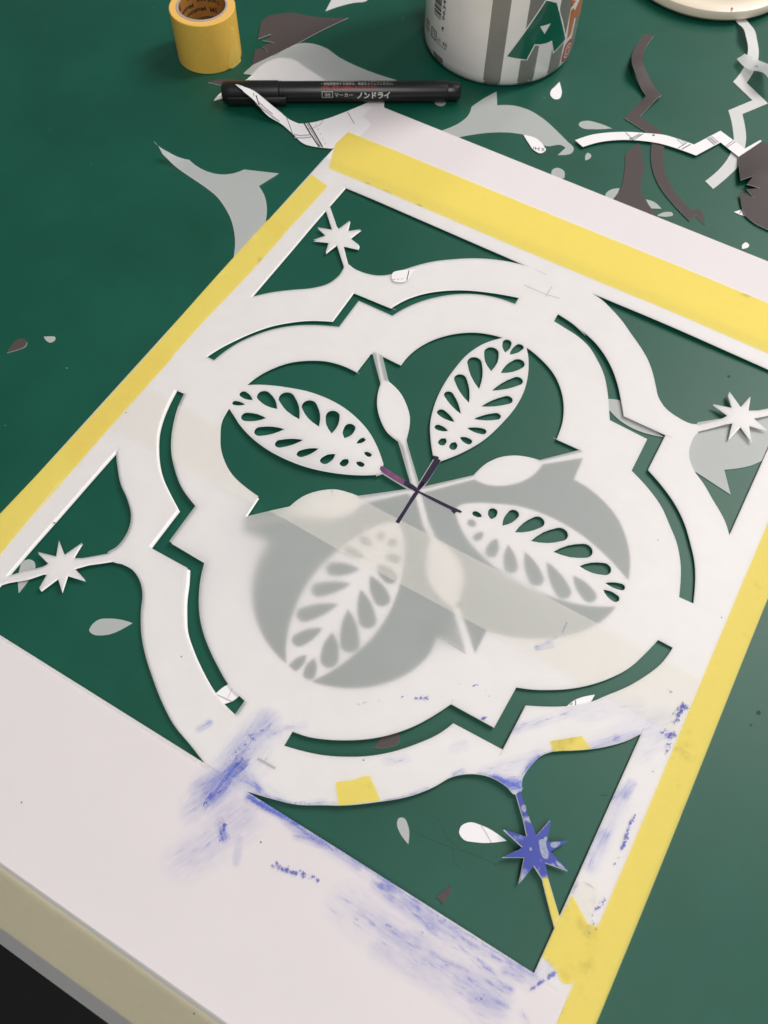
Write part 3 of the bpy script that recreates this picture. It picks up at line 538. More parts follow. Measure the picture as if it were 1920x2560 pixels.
# ink-coloured struts from the centre to the leaves
for nm, pts, m in (('ink_line', [(-19.1, -0.7, 0), (-19.4, 0.9, 1), (-18.3, 1.2, 1), (-6.8, 0.1, 1), (0.4, -0.4, 1), (0.6, -1.6, 1), (-0.7, -2.4, 1), (-6.3, -2.3, 1), (-15.1, -1.8, 0), (-18.0, -1.4, 0)], INKR),
                   ('ink_line', [(-2.4, 17.8, 1), (0.1, 18.5, 1), (0.5, 17.5, 1), (1.8, 17.3, 1), (2.0, 15.4, 1), (2.0, 5.3, 1), (1.1, -1.3, 1), (0.1, -1.3, 1), (-0.5, 0.4, 1), (-0.8, 10.3, 1), (-0.9, 15.8, 1)], INKP),
                   ('ink_line', [(0.9, -1.4, 1), (8.4, -1.1, 1), (15.4, -0.9, 1), (21.2, -0.6, 1), (22.2, -1.0, 0), (21.8, -1.7, 1), (20.1, -2.1, 1), (19.8, -3.5, 1), (18.2, -2.9, 1), (17.7, -2.4, 1), (12.1, -2.5, 1), (7.7, -2.5, 1), (1.5, -2.3, 1), (-0.6, -2.5, 1), (-6.1, -2.2, 1), (-6.9, 0.0, 1), (-2.4, 0.0, 1)], INKP),
                   ('ink_line', [(0.0, -1.6, 1), (1.5, -1.9, 1), (1.4, -9.2, 1), (1.7, -20.0, 1), (0.0, -20.1, 1), (0.0, -13.4, 1), (-0.3, -4.2, 1)], INKP)):
    sheet(nm, [Loop(pts)], None, lambda x, y: h_film(x, y) + (.16 if m is INKP else .13) + (.02 if x > 5 else 0), m, stencil, grid=4)
# pencil ticks and a slit
for pts, w, m in (([(-12.0, 130.0, 0), (-5.5, 130.0, 0), (0.1, 130.0, 0), (7.4, 131.1, 0)], .3, PENC), ([(0.5, 136.4, 0), (0.7, 128.7, 0)], .3, PENC), ([(5.7, -133.0, 0), (13.5, -132.7, 0)], .8, PENC),
                  ([(40.8, -56.7, 0), (46.8, -56.7, 0), (53.5, -56.8, 0)], .22, PENC), ([(-125.4, -94.8, 0), (-124.2, -94.6, 0)], .4, PRINT)):
    ribbon('pencil_mark', pts, w, .12, m, stencil, h_film)
# dark specks on the film
for x, y, _ in [(-134.4, -34.0, 0), (-42.6, -115.3, 0), (23.4, -156.9, 0), (40.2, -113.6, 0), (136.3, 10.4, 0), (-59.4, -189.7, 0), (23.5, -156.9, 0), (34.2, -212.6, 0), (100.5, 29.9, 0)]:
    sheet('dark_speck', [Loop([(x + .28 * math.cos(a) * random.uniform(.6, 1.2), y + .28 * math.sin(a) * random.uniform(.6, 1.2)) for a in (0, 1, 2, 3, 4, 5.2)])], None, lambda a, b: h_film(a, b) + .3, PRINT, stencil)

# blue paint: each dab or dry-brush stroke is its own thin skin on the film
def stroke(s, dots, k):
    x0, y0, x1, y1, w, dens = s
    a = Vector((x0, y0)); b = Vector((x1, y1)); d = b - a; L = max(d.length, .5); d = d / L if d.length > 1e-6 else Vector((1, 0)); n = Vector((-d.y, d.x)); r = w / 2
    ring = []
    for i in range(16):
        t = math.pi / 2 + math.pi * i / 15; ring.append(a + d * (r * math.cos(t)) + n * (r * math.sin(t)))
    for i in range(16):
        t = -math.pi / 2 + math.pi * i / 15; ring.append(b + d * (r * math.cos(t)) + n * (r * math.sin(t)))
    lp = Loop([(p.x, p.y) for p in ring])
    near = [l for l in FWIN + FSTAR + FGROOVE + DROP_O if not (l.b[0] > lp.b[2] or l.b[2] < lp.b[0] or l.b[1] > lp.b[3] or l.b[3] < lp.b[1])]
    g = max(1.0, min(w / 7, 3.0))
    o = sheet('paint_smear', [lp] + near, lambda q: q in lp and in_film(q), lambda x, y: h_film(x, y) + .30 + .006 * k, BLUED if dots else BLUE, stencil, grid=g)
    me = o.data
    D = []; UV = []
    for v in me.vertices:
        p = Vector((v.co.x / MM, v.co.y / MM)); u = (p - a).dot(d); c = (p - a).dot(n); uu = min(max(u, 0), L)
        e = (p - (a + d * uu)).length / r
        D.append(dens * max(0, 1 - e ** 1.5)); UV.append((u + 37 * k, c + 11 * k))
    me.attributes.new('coverage', 'FLOAT', 'POINT').data.foreach_set('value', D)
    uv = me.uv_layers.new(name='stroke')
    for lpp in me.loops: uv.data[lpp.index].uv = UV[lpp.vertex_index]
    return o
smears = [(-1.3, -158.2, 3.1, -134.4, 20.5, 0.42), (-2.9, -150.8, 1.1, -122.4, 18.9, 0.34), (3.7, -175.3, 13.9, -153.3, 19.9, 0.30), (4.1, -142.2, 31.4, -144.2, 9.9, 0.40), (28.4, -145.3, 70.9, -145.3, 9.0, 0.34), (61.3, -159.1, 117.5, -160.2, 19.7, 0.42), (73.3, -147.8, 125.4, -147.0, 9.9, 0.42), (82.2, -94.2, 96.8, -78.2, 7.2, 0.40), (114.7, -62.4, 131.7, -41.5, 13.3, 0.30), (101.5, -55.5, 120.3, -41.9, 11.5, 0.22), (129.2, -103.5, 129.3, -75.9, 9.2, 0.34), (-1.4, -152.8, 1.5, -137.6, 9.3, 1.00), (-1.9, -138.1, 1.3, -119.3, 12.1, 0.55), (-7.1, -153.3, -2.7, -145.7, 7.5, 0.50), (-3.9, -161.8, 0.0, -152.6, 9.2, 0.42), (11.3, -162.3, 6.7, -158.9, 4.8, 1.00), (-19.5, -135.3, -17.7, -131.2, 3.8, 0.70), (5.0, -171.9, 11.7, -153.3, 14.5, 0.38), (5.2, -141.8, 16.4, -142.9, 4.3, 0.70), (19.8, -167.1, 16.3, -160.0, 3.6, 0.40), (5.1, -123.8, 7.6, -120.8, 3.8, 0.60), (1.3, -138.2, 13.0, -142.0, 4.4, 0.65), (12.0, -143.8, 24.7, -140.6, 2.2, 0.90), (25.2, -140.3, 39.6, -132.0, 1.6, 0.80), (11.5, -146.3, 30.3, -144.8, 5.5, 1.00), (28.8, -145.7, 41.9, -146.0, 5.5, 0.75), (41.9, -146.0, 57.8, -146.5, 3.6, 0.60), (29.8, -138.3, 35.5, -133.5, 3.7, 0.50), (53.4, -123.7, 59.5, -118.2, 1.9, 0.90), (59.8, -117.5, 66.0, -110.7, 2.5, 0.65), (71.8, -101.2, 74.1, -98.2, 2.8, 1.10), (79.3, -97.2, 85.0, -94.5, 2.5, 0.95), (86.3, -94.5, 94.7, -93.1, 5.6, 1.00), (48.4, -109.0, 53.5, -105.2, 5.7, 0.40), (67.5, -92.6, 70.2, -89.5, 5.7, 0.35), (-1.9, -126.9, 14.0, -113.8, 4.5, 0.45), (88.9, -94.7, 94.6, -91.0, 7.7, 1.10), (93.7, -88.2, 95.9, -79.5, 3.9, 0.95), (96.3, -78.9, 100.5, -73.9, 2.2, 0.90), (80.3, -96.2, 88.7, -94.1, 3.9, 0.90), (111.8, -65.6, 118.8, -56.9, 4.0, 0.60), (119.0, -57.5, 125.7, -51.3, 3.3, 0.50), (83.8, -74.1, 99.4, -57.4, 5.3, 0.50), (77.0, -40.1, 81.3, -36.3, 3.5, 0.75), (79.1, -36.3, 81.7, -32.2, 1.8, 0.60), (82.9, -28.9, 82.7, -24.7, 1.5, 1.00), (109.2, -44.9, 135.2, -44.9, 0.9, 0.90), (129.9, -74.9, 130.1, -70.4, 5.2, 0.45), (129.5, -58.9, 134.4, -48.4, 8.6, 0.35), (127.1, -78.2, 130.5, -70.1, 5.4, 0.45), (128.4, -104.0, 128.9, -92.2, 6.2, 0.50), (126.0, -79.4, 126.6, -77.7, 1.3, 0.90), (126.9, -115.4, 126.9, -112.0, 1.9, 0.80), (130.9, -72.2, 129.7, -75.6, 3.0, 0.45), (65.9, -148.5, 90.0, -150.1, 5.4, 0.70), (67.7, -147.5, 74.8, -146.2, 2.7, 1.00), (76.8, -147.2, 103.9, -148.1, 4.0, 0.70), (66.0, -159.2, 86.9, -158.1, 6.6, 0.42), (86.6, -157.6, 120.0, -158.1, 11.1, 0.50), (90.0, -150.1, 121.0, -152.9, 5.2, 0.62), (103.9, -148.1, 126.5, -146.4, 4.6, 0.60), (117.0, -149.2, 123.1, -148.4, 3.9, 0.70), (111.2, -161.9, 121.6, -158.4, 4.5, 0.65), (76.4, -166.3, 97.9, -164.5, 8.5, 0.34), (93.1, -157.2, 121.8, -154.4, 2.0, 0.70), (127.6, -157.5, 130.7, -159.5, 3.8, 0.50), (10.6, -146.5, 31.3, -144.9, 3.1, 1.10), (31.9, -145.7, 65.7, -145.4, 1.5, 0.80), (65.7, -145.4, 92.4, -146.2, 1.8, 0.90), (92.4, -146.2, 126.0, -145.4, 1.7, 0.85), (127.4, -145.2, 129.2, -140.1, 4.6, 0.50), (33.5, -148.2, 43.9, -145.2, 5.5, 0.60)]
specks = [(31.6, -161.0, 48.0, -156.8, 3.8, 0.75), (45.4, -83.0, 49.3, -80.7, 2.9, 0.85), (27.6, -96.6, 34.1, -90.9, 2.6, 0.50), (40.7, -85.4, 42.5, -83.2, 2.6, 0.60), (62.5, -67.0, 63.4, -66.1, 2.0, 0.90), (70.8, -76.8, 73.1, -75.5, 2.3, 0.85), (56.3, -68.7, 70.9, -65.6, 5.9, 0.32), (133.6, -46.2, 137.4, -45.1, 4.7, 0.85), (137.5, -52.7, 136.0, -45.2, 3.3, 0.80), (136.0, -39.7, 136.1, -31.8, 5.4, 0.75), (127.4, -28.9, 130.8, -30.1, 2.7, 0.60), (133.6, -37.2, 137.5, -32.6, 4.7, 0.60), (134.8, -63.2, 136.0, -61.0, 2.6, 0.50), (135.9, -79.2, 135.3, -84.4, 1.7, 0.90), (135.3, -85.9, 136.5, -92.8, 2.1, 0.90), (139.7, -52.9, 141.8, -54.6, 3.3, 0.45), (70.7, -77.6, 72.9, -75.5, 2.0, 0.80), (66.5, -66.6, 71.9, -69.8, 4.1, 0.35), (135.8, -99.6, 136.6, -95.0, 1.4, 0.95), (136.2, -92.9, 136.3, -88.7, 2.2, 0.90), (135.5, -87.1, 135.9, -81.5, 1.6, 0.95), (135.7, -118.1, 137.6, -111.9, 2.6, 0.85), (136.5, -119.9, 139.0, -121.8, 1.8, 0.85), (137.2, -124.8, 137.5, -123.9, 1.1, 0.80), (127.2, -150.1, 132.4, -140.8, 2.3, 0.95), (75.2, -157.7, 78.8, -156.6, 1.5, 0.90), (85.7, -153.3, 88.4, -153.4, 2.0, 0.80), (94.8, -160.9, 96.8, -159.8, 1.4, 0.90), (111.7, -162.2, 114.2, -160.8, 1.3, 0.80), (116.3, -159.3, 118.4, -159.0, 1.5, 0.80), (10.1, -163.7, 8.6, -158.5, 3.6, 0.70), (-1.9, -138.1, 0.7, -124.1, 7.6, 0.50), (-1.3, -156.1, 1.0, -135.7, 9.9, 0.50), (32.2, -159.9, 34.4, -161.2, 2.4, 0.80)]
for k, s in enumerate(smears): stroke(s, False, k % 40)
for k, s in enumerate(specks): stroke(s, True, 40 + k % 30)
# the painted star of the near corner
BLUESOLID, nt, out = mat_new('blue_painted_film')
pb = nd(nt, 'ShaderNodeBsdfPrincipled', i_Roughness=.65)
nt.links.new(ramp(nt, noise_fac(nt, 75, 6, .65, None, .4), .54, .62, (.05, .072, .37), (.40, .43, .55)), pb.inputs['Base Color'])
nt.links.new(pb.outputs[0], out.inputs['Surface'])
SB = Loop([(89.3, -97.7, 1), (114.7, -82.7, 1), (126.9, -109.7, 1), (117.1, -115.7, 1), (115.6, -117.2, 1), (104.8, -128.4, 1)])
sheet('painted_star', [FSTAR[3], SB] + [FWIN[3]], lambda q: q in FSTAR[3] and q in SB and q in FWIN[3], lambda x, y: h_film(x, y) + .09, BLUESOLID, stencil, grid=4)['label'] = 'eight-pointed star coated in blue paint'
WORN = solid('worn_paint', (.40, .43, .50), (.20, .25, .45), .7, 900)
for pts in ([(109.0, -106.1, 0), (111.0, -104.6, 0), (112.1, -106.3, 0), (114.0, -108.3, 0), (114.4, -110.0, 0), (113.2, -110.6, 0), (111.1, -109.2, 0), (109.9, -107.6, 0)], [(113.1, -104.8, 0), (114.6, -103.3, 0), (116.0, -102.6, 0), (116.0, -103.8, 0), (114.6, -105.6, 0), (113.6, -105.7, 0)], [(117.1, -109.1, 0), (118.6, -109.0, 0), (121.3, -109.8, 0), (119.9, -110.2, 0), (118.2, -110.0, 0)], [(107.2, -110.1, 0), (107.7, -109.6, 0), (108.3, -110.4, 0), (107.8, -110.9, 0)], [(98.4, -98.4, 0), (99.2, -97.3, 0), (100.6, -99.5, 0), (99.8, -100.0, 0)], [(110.5, -103.6, 0), (111.3, -103.6, 0), (111.3, -105.2, 0), (110.5, -105.1, 0)]):
    lw = Loop(pts); sheet('worn_patch', [lw], None, lambda x, y: h_film(x, y) + .13, WORN, stencil, grid=2)
# knife cuts that run past the corners
for pts in ([(83.2, 82.0, 0), (86.0, 82.1, 0)], [(83.3, -83.5, 0), (83.3, -86.1, 0)], [(58.2, -77.8, 0), (58.0, -75.9, 0)], [(-81.6, -83.6, 0), (-83.1, -83.6, 0)], [(-61.7, 82.3, 0), (-59.0, 82.6, 0)], [(-124.8, 142.9, 0), (-126.8, 144.9, 0)], [(126.2, -50.7, 0), (126.2, -48.2, 0)], [(-9.3, -144.5, 0), (-3.6, -144.5, 0)], [(-12.3, 142.3, 0), (-4.8, 142.0, 0)], [(-55.6, 39.7, 0), (-53.8, 39.5, 0)], [(41.4, 54.3, 0), (39.8, 54.3, 0)], [(-123.9, -52.7, 0), (-124.9, -50.3, 0)]):
    ribbon('knife_cut', pts, .16, .1, HAIR, stencil, h_film)

# ------------------------------------------------------------------ roll of masking tape
RC = (-254.8, 198.8); RR = 18.82; RH = 29.7
roll = empty('tape_roll', (RC[0], RC[1], 0))
tag(roll, 'roll of yellow masking tape standing on end with brown printed core', 'tape roll')
def rel(o, t):
    o.parent = t; o.location = -Vector(t.location); return o
def sub(o, part):       # a piece of a part
    o.parent = part; return o
rel(lathe('tape_winding', [(14.6, .05), (18.5, .05), (RR, .4), (RR, RH - .4), (18.5, RH)], (*RC, 0), ROLL), roll)
rel(lathe('winding_edge', [(18.52, RH - .01), (17.6, RH + .08), (16.9, RH - .02), (16.2, RH + .06), (15.2, RH), (14.75, RH + .02)], (*RC, 0), ROLLTOP), roll)
core = rel(lathe('cardboard_core', [(14.75, .1), (14.75, RH + .25), (14.3, RH + .4), (13.55, RH + .35), (13.4, RH + .1)], (*RC, 0), CARDRING), roll)
liner = sub(lathe('core_liner', [(13.4, RH + .1), (13.35, RH - .3), (13.35, .1)], (*RC, 0), KRAFT), core)
def in_core(x, y):   # x along the wall as seen from inside, y up
    th = -x / 13.2
    return (RC[0] + 13.27 * math.cos(th), RC[1] + 13.27 * math.sin(th), y)
back = math.atan2(375, -335)      # wall facing the camera
def core_text(body, u, z, w, h, rot):
    o = text_obj('printed_word', body, PRINT, None, (-back * 13.2 + u, z, w, h), in_core, .8, .02, rot)
    sub(o, core)
for u, z, w, h, body in ((2.5, 27.6, 4.8, 3.2, '3M'), (11.5, 27.0, 8, 3.2, 'Tape'), (-5.0, 25.0, 12, 3.2, 'Masking'), (1.8, 21.8, 12.5, 3.3, 'Masking'), (9.0, 21.2, 4.8, 3.2, '3M'),
                         (5.5, 16.4, 12.5, 3.3, 'Masking'), (-15, 28.4, 5, 3, '3M'), (-3.5, 30 - .8, 4.8, 2.2, '3M'), (-9, 18, 8, 3.2, 'Tape')):
    core_text(body, u, z, w, h, math.pi + .10)
def on_cyl(c, R):
    return lambda s, z, h=0.0: (c[0] + (R + h) * math.cos(s / R), c[1] + (R + h) * math.sin(s / R), z)
flap = Loop([(-0.1, 23.0, 1), (2.7, 21.4, 1), (4.1, 12.8, 1), (5.0, 3.7, 1), (4.7, -5.7, 1), (0.2, -1.4, 1), (-3.5, -0.3, 1), (-6.4, 1.5, 1)])
fm = on_cyl(RC, RR)
rel(sheet('loose_tape_end', [flap], None, lambda x, y: .25 + .5 * max(0, (12 - y) / 12), TAPE, None, grid=1.5, mapf=lambda x, y, z: fm(x, max(y, .1), z)), roll)

# ------------------------------------------------------------------ marker pen
PA = Vector((-223.77, 168.21, 5.6)); PD = Vector((.84957, .52748, 0)); PN = Vector((-.52748, .84957, 0)); PZ = Vector((0, 0, 1)); PR = 5.6
pen = empty('marker_pen', (-223.77, 168.21, 0))
tag(pen, 'black marker pen with white printed lettering lying on film offcuts', 'marker pen')
FR = (PN, PZ, PD)
cap = rel(lathe('cap', [(0, .3), (3.6, .3), (5.0, .9), (5.7, 2.6), (6.0, 5.5), (6.0, 32.6), (5.6, 33.1), (5.4, 33.1)], PA, BLACKP, None, 64, FR), pen)
barrel = rel(lathe('barrel', [(5.3, 33.0), (5.55, 33.3), (5.6, 35), (5.6, 128.5), (5.35, 129.4), (5.0, 129.5)], PA, BLACKP, None, 64, FR), pen)
rel(lathe('end_plug', [(4.9, 129.4), (5.0, 131), (4.9, 135.2), (4.2, 136.6), (2.8, 137.2), (0, 137.3)], PA, BLACKP, None, 64, FR), pen)
rel(lathe('cap_ring', [(5.62, 33.4), (5.78, 33.6), (5.78, 34.5), (5.62, 34.7)], PA, BLACKP, None, 64, FR), pen)
def bar(name, a, b, w, h, mat, bev=.5):
    """bevelled bar between two pen-axis stations, lying along the side of the cap"""
    bm = bmesh.new(); bmesh.ops.create_cube(bm, size=1)
    for v in bm.verts: v.co = Vector((v.co.x * (b - a), v.co.y * w, v.co.z * h)) * MM
    bmesh.ops.bevel(bm, geom=bm.edges[:], offset=bev * MM, segments=3, affect='EDGES', profile=.6)
    me = bpy.data.meshes.new(name); bm.to_mesh(me); bm.free(); me.materials.append(mat)
    for p in me.polygons: p.use_smooth = True
    o = link(bpy.data.objects.new(name, me)); return o
cl = bar('clip', 4, 37.5, 1.9, 4.6, BLACKP, .8)
rotm = Matrix((PD, PN, PZ)).transposed().to_4x4()
cl.matrix_world = Matrix.Translation((PA + PD * 20.5 - PN * 6.9 + PZ * -.6) * MM) @ rotm
sub(cl, cap)
rb = ribbon('side_rib', [PA + PD * 35 - PN * 5.75, PA + PD * 128 - PN * 5.75], .5, 4.2, solid('rib_plastic', (.03, .03, .03), None, .3)); sub(rb, barrel)
def on_pen(s, a, R=5.66):
    p = PA + PD * s + (PZ * math.cos(a / PR) + PN * math.sin(a / PR)) * R
    return (p.x, p.y, p.z)
def pen_text(body, s0, s1, a0, a1, mat, bold=0.0):
    sub(text_obj('printed_text', body, mat, None, (s0, a0, s1 - s0, a1 - a0), on_pen, .7, bold, 0, 'y'), barrel)
pen_text('・長時間使用する場合は、換気をよくしてください。', 57.4, 98.1, -1.75, .15, PENTXT, .0)
pen_text('・キャップは使用後必ずしっかり閉めてください。', 58.6, 98.6, .7, 2.6, PENTXT, .0)
pen_text('※衣類・壁等には使用しないでください。', 57.0, 89.3, -4.1, -2.1, PENRED, .0)
pen_text('油性', 58.9, 62.4, -7.9, -6.0, PENTXT, .0)
pen_text('マーカー', 64.7, 75.2, -8.1, -6.0, PENTXT, .0)
pen_text('ノンドライ', 77.5, 96.3, -9.2, -5.5, PENTXT, .035)
bx = [Loop([(57.5, -8.6), (63.7, -8.6), (63.7, -5.2), (57.5, -5.2)]), Loop([(57.75, -8.35), (63.45, -8.35), (63.45, -5.45), (57.75, -5.45)])]
sub(sheet('printed_box', bx, lambda q: q in bx[0] and q not in bx[1], zsum(0, None), PENTXT, None, grid=.9, mapf=lambda x, y, z: on_pen(x, y)), barrel)

# ------------------------------------------------------------------ paint can with printed wrap
KC = (-112.86, 300.77); KR = 45.3
can = empty('paint_can', (KC[0], KC[1], 0))
tag(can, 'white plastic paint pot with grey stripes and big green letter A', 'paint pot')
body = rel(lathe('body', [(0, 1.2), (38, 1.2), (39.5, .1), (41.5, .3), (43.6, 1.6), (44.8, 3.8), (KR, 7.5), (KR, 118), (43.5, 121), (41, 122)], (*KC, 0), CANW, None, 160), can)
rel(lathe('lid', [(42.5, 119.5), (46.2, 119.6), (46.6, 121), (46.6, 128), (46, 129), (43.5, 129.2), (43, 127.5), (0, 127.5)], (*KC, 0), CANW, None, 128), can)
km = on_cyl(KC, KR)
FOOT = [(0, 39.5), (.3, 41.5), (1.6, 43.6), (3.8, 44.8), (7.5, KR), (999, KR)]
def foot(z):          # the wall curves in near the base
    for (z0, r0), (z1, r1) in zip(FOOT, FOOT[1:]):
        if z0 <= z <= z1: return r0 + (r1 - r0) * (z - z0) / (z1 - z0) - KR
    return 39.5 - KR
def wrap(name, loops, test, mat, off, lab=None, grid=2):
    o = sub(sheet(name, loops, test, lambda x, y: off + foot(y), mat, None, grid=grid, mapf=lambda x, y, z: km(x, y, z)), body)
    if lab: o['label'] = lab
    return o
for s0, s1, z0, z1 in ((-59.3, -49.3, 1.2, 117), (-39.2, -29.2, 1.2, 117), (-19.2, -9.2, 1.2, 117), (.8, 10.8, 1.2, 117), (20.8, 30.8, 1.2, 117)):
    wrap('grey_stripe', [rect(s0, z0, s1, z1)], None, CANG, .05)
lst = [(-97.2, 9.6, 0), (-87.6, 9.9, 0)]
wrap('grey_stripe', [rect(lst[0][0], 1.2, lst[1][0], 7.6)], None, CANG, .05)
LA = Loop([(-29.8, 51.6, 1), (-22.7, 48.3, 1), (-8.6, 21.8, 1), (-17.4, 17.9, 1), (-20.8, 26.2, 1), (-25.8, 25.9, 0), (-32.4, 27.1, 1), (-35.8, 18.5, 1), (-41.5, 19.8, 0), (-47.5, 21.2, 1)], 4)
cxa = sum(p[0] for p in LA.p) / len(LA.p); cya = sum(p[1] for p in LA.p) / len(LA.p)
HA = Loop([(-30.9, 37.2, 1), (-24.1, 37.3, 1), (-27.0, 31.8, 1)])
def outset(lp, d):
    n = len(lp.p); out = []; area = sum(lp.p[i - 1][0] * lp.p[i][1] - lp.p[i][0] * lp.p[i - 1][1] for i in range(n)); sg = 1 if area > 0 else -1
    for i in range(n):
        a, b, c = Vector(lp.p[i - 1]), Vector(lp.p[i]), Vector(lp.p[(i + 1) % n])
        u = (b - a).normalized(); v = (c - b).normalized(); n1 = Vector((u.y, -u.x)) * sg; n2 = Vector((v.y, -v.x)) * sg
        m = (n1 + n2); m = m.normalized() / max(.45, (m.length / 2)) if m.length > .2 else n1
        q = b + m * d; out.append((q.x, q.y))
    return Loop(out)
OA = outset(LA, .75)
wrap('letter_border', [OA], None, CANW, .10)
wrap('letter_a', [LA, HA], lambda q: q in LA and q not in HA, CANGR, .16, 'big green letter A', 2)
OR_ = Loop([(-10.5, 45.4, 1), (-4.3, 42.5, 1), (-9.2, 40.5, 1)]); OR2 = Loop([(0.0, 40.3, 1), (7.3, 36.4, 1), (13.4, 27.2, 1), (13.4, 24.8, 1), (-2.0, 30.9, 1), (-2.1, 28.9, 1), (-2.3, 21.6, 1), (-6.2, 20.8, 1), (-8.0, 33.3, 1), (-8.5, 38.8, 1), (-6.7, 39.3, 1), (-3.7, 36.3, 1)])
wrap('orange_letter', [OR_], None, CANO, .12); wrap('orange_letter', [OR2], None, CANO, .12)
RE = Loop([(1.5, 17.1, 1), (3.3, 13.7, 0), (2.9, 11.1, 0), (2.5, 8.8, 0), (2.3, 5.3, 0), (-1.4, 4.7, 0), (-6.5, 6.2, 1), (-7.9, 8.3, 0), (-7.9, 11.5, 0), (-7.4, 13.8, 0), (-7.1, 17.0, 0), (-4.2, 18.4, 0)])
wrap('red_emblem', [RE], None, CANR, .14, 'red round spiral emblem')
ec = (sum(p[0] for p in RE.p) / len(RE.p), sum(p[1] for p in RE.p) / len(RE.p))
for r0 in (.28, .55):
    ra = Loop([(ec[0] + (p[0] - ec[0]) * r0, ec[1] + (p[1] - ec[1]) * r0) for p in RE.p]); rb_ = Loop([(ec[0] + (p[0] - ec[0]) * (r0 + .09), ec[1] + (p[1] - ec[1]) * (r0 + .09)) for p in RE.p])
    wrap('emblem_ring', [ra, rb_], lambda q: q in rb_ and q not in ra, CANW, .2)
# bar code, its digits, recycling mark and small print
z = 28.9; random.seed(3)
while z < 62:
    h = random.choice((.35, .5, .9, 1.3)); wrap('barcode_bar', [rect(-99.0, z, -91.8, z + h)], None, PRINT, .06); z += h + random.choice((.35, .5, .8))
kt = lambda x, y: km(x, y, .06)
def can_text(words, s, z, w, h, rot=0.0):
    sub(text_obj('printed_text', words, PRINT, None, (s, z, w, h), kt, 1.0, .015, rot), body)
can_text('4  963453', -88.3, 23.4, 24, 2.3, math.pi / 2)
rm = [(-101.4, 19.4, 0), (-94.9, 20.1, 0), (-94.8, 14.2, 0), (-101.0, 14.2, 0)]
sx = min(p[0] for p in rm); ex = max(p[0] for p in rm); zb = min(p[1] for p in rm); zt = max(p[1] for p in rm)
b1 = Loop([(sx, zb, 0), (sx, zt, 0), (ex, zt, 0), (ex, zb, 0)], 5); b1 = rect(sx, zb, ex, zt); b2 = rect(sx + .7, zb + .7, ex - .7, zt - .7)
wrap('recycling_mark', [b1, b2], lambda q: q in b1 and q not in b2, PRINT, .06, None, 1.5)
can_text('プラ', sx + 1.2, zb + 1.2, (ex - sx) - 2.4, (zt - zb) - 2.4)
tx = [(-93.8, 14.0, 0), (-84.9, 14.9, 0), (-93.8, 18.8, 0), (-85.2, 19.7, 0)]
can_text('ふた・本体', tx[0][0], tx[0][1] + 1.6, tx[1][0] - tx[0][0], 2.6)
can_text('PE ラベル PET', tx[0][0], tx[0][1] - .3, tx[1][0] - tx[0][0], 1.3)
can_text('水性塗料 用', sx - 9.5, zb + 3, 6.5, 3.2); can_text('使用上の注意', sx - 9.5, zb - .5, 6.5, 2.6)

# ------------------------------------------------------------------ cream dish, mostly out of view
dish = empty('dish', (-28.3, 436.5, 0))
tag(dish, 'cream round dish with smooth rolled rim and a red mark', 'dish')
rim = rel(lathe('rim', [(40, 1.0), (49, .2), (52.5, 1.2), (54.6, 3.4), (54.9, 6.0), (54.2, 8.0), (52.0, 9.2), (46, 9.0), (41.5, 8.2), (38.8, 6.0), (36, 3.5), (30, 2.4), (0, 2.2)], (-28.3, 436.5, 0), CREAM, None, 128), dish)
mk = Loop([(0.0, 393.8, 1), (0.8, 393.9, 1), (2.0, 392.3, 1), (1.8, 391.5, 1), (0.8, 392.3, 1)])
sub(sheet('red_mark', [mk], None, zsum(9.3, None), REDM), rim)

# ------------------------------------------------------------------ offcuts on the table
def offcut(kind, pts, label, z=.35, b=(), group=None, grid=None, thick=None, name=None, cat='offcut'):
    mat, th, side, nm, gr = {'film': (SCRAP, 0.0, None, 'film_offcut', 'frosted film offcuts lying round the stencil'),
                             'card': (CARD, .45, CORE, 'card_offcut', 'charcoal card offcuts lying round the stencil'),
                             'paper': (PAPER, .12, None, 'paper_offcut', 'white paper offcuts lying round the stencil')}[kind]
    lp = Loop(pts); zf = zsum(z, b)
    if 'zigzag strip with curved ends below' in label or label.startswith('pointed film strip'): mat = SCRAPW
    o = sheet(nm, [lp], None, zf, mat, None, th if thick is None else thick, grid or (2.5 if b else 8), side)
    tag(o, label, cat, gr)
    return o, lp, zf
def printed(o, zf, items):
    """printed construction lines on a paper offcut"""
    for pts, w, m in items: ribbon('printed_line', pts, w, .07, m, o, zf)

# -- behind the stencil, left half
offcut('card', [(-245.7, 239.8, 1), (-237.9, 225.1, 1), (-233.9, 233.3, 1), (-232.5, 229.9, 1), (-234.8, 225.4, 1), (-227.2, 227.4, 1), (-230.9, 222.8, 1), (-231.8, 220.5, 1), (-225.6, 218.1, 1), (-231.7, 218.5, 1), (-233.2, 215.0, 1), (-226.8, 202.1, 1), (-221.7, 216.0, 0), (-215.3, 233.8, 0), (-209.3, 253.0, 0), (-202.2, 271.7, 1), (-213.1, 264.9, 0), (-224.9, 260.2, 0), (-232.6, 258.5, 0), (-240.3, 253.1, 0), (-245.5, 245.9, 0)], 'charcoal card leaf with slits in its blunt end, between tape roll and paint pot', .9)
o, lp, zf = offcut('film', [(-226.9, 193.4, 1), (-226.4, 203.2, 0), (-223.1, 212.6, 0), (-220.0, 218.8, 0), (-217.7, 228.2, 0), (-213.0, 235.9, 0), (-206.4, 238.9, 0), (-198.2, 239.3, 0), (-186.6, 236.0, 0), (-173.9, 234.5, 0), (-162.1, 234.4, 0), (-146.7, 235.7, 1), (-138.3, 232.9, 1), (-218.8, 183.4, 1), (-222.7, 189.1, 1), (-219.2, 196.1, 1)], 'large pale film leaf with a curved back lying behind the black marker', .75)
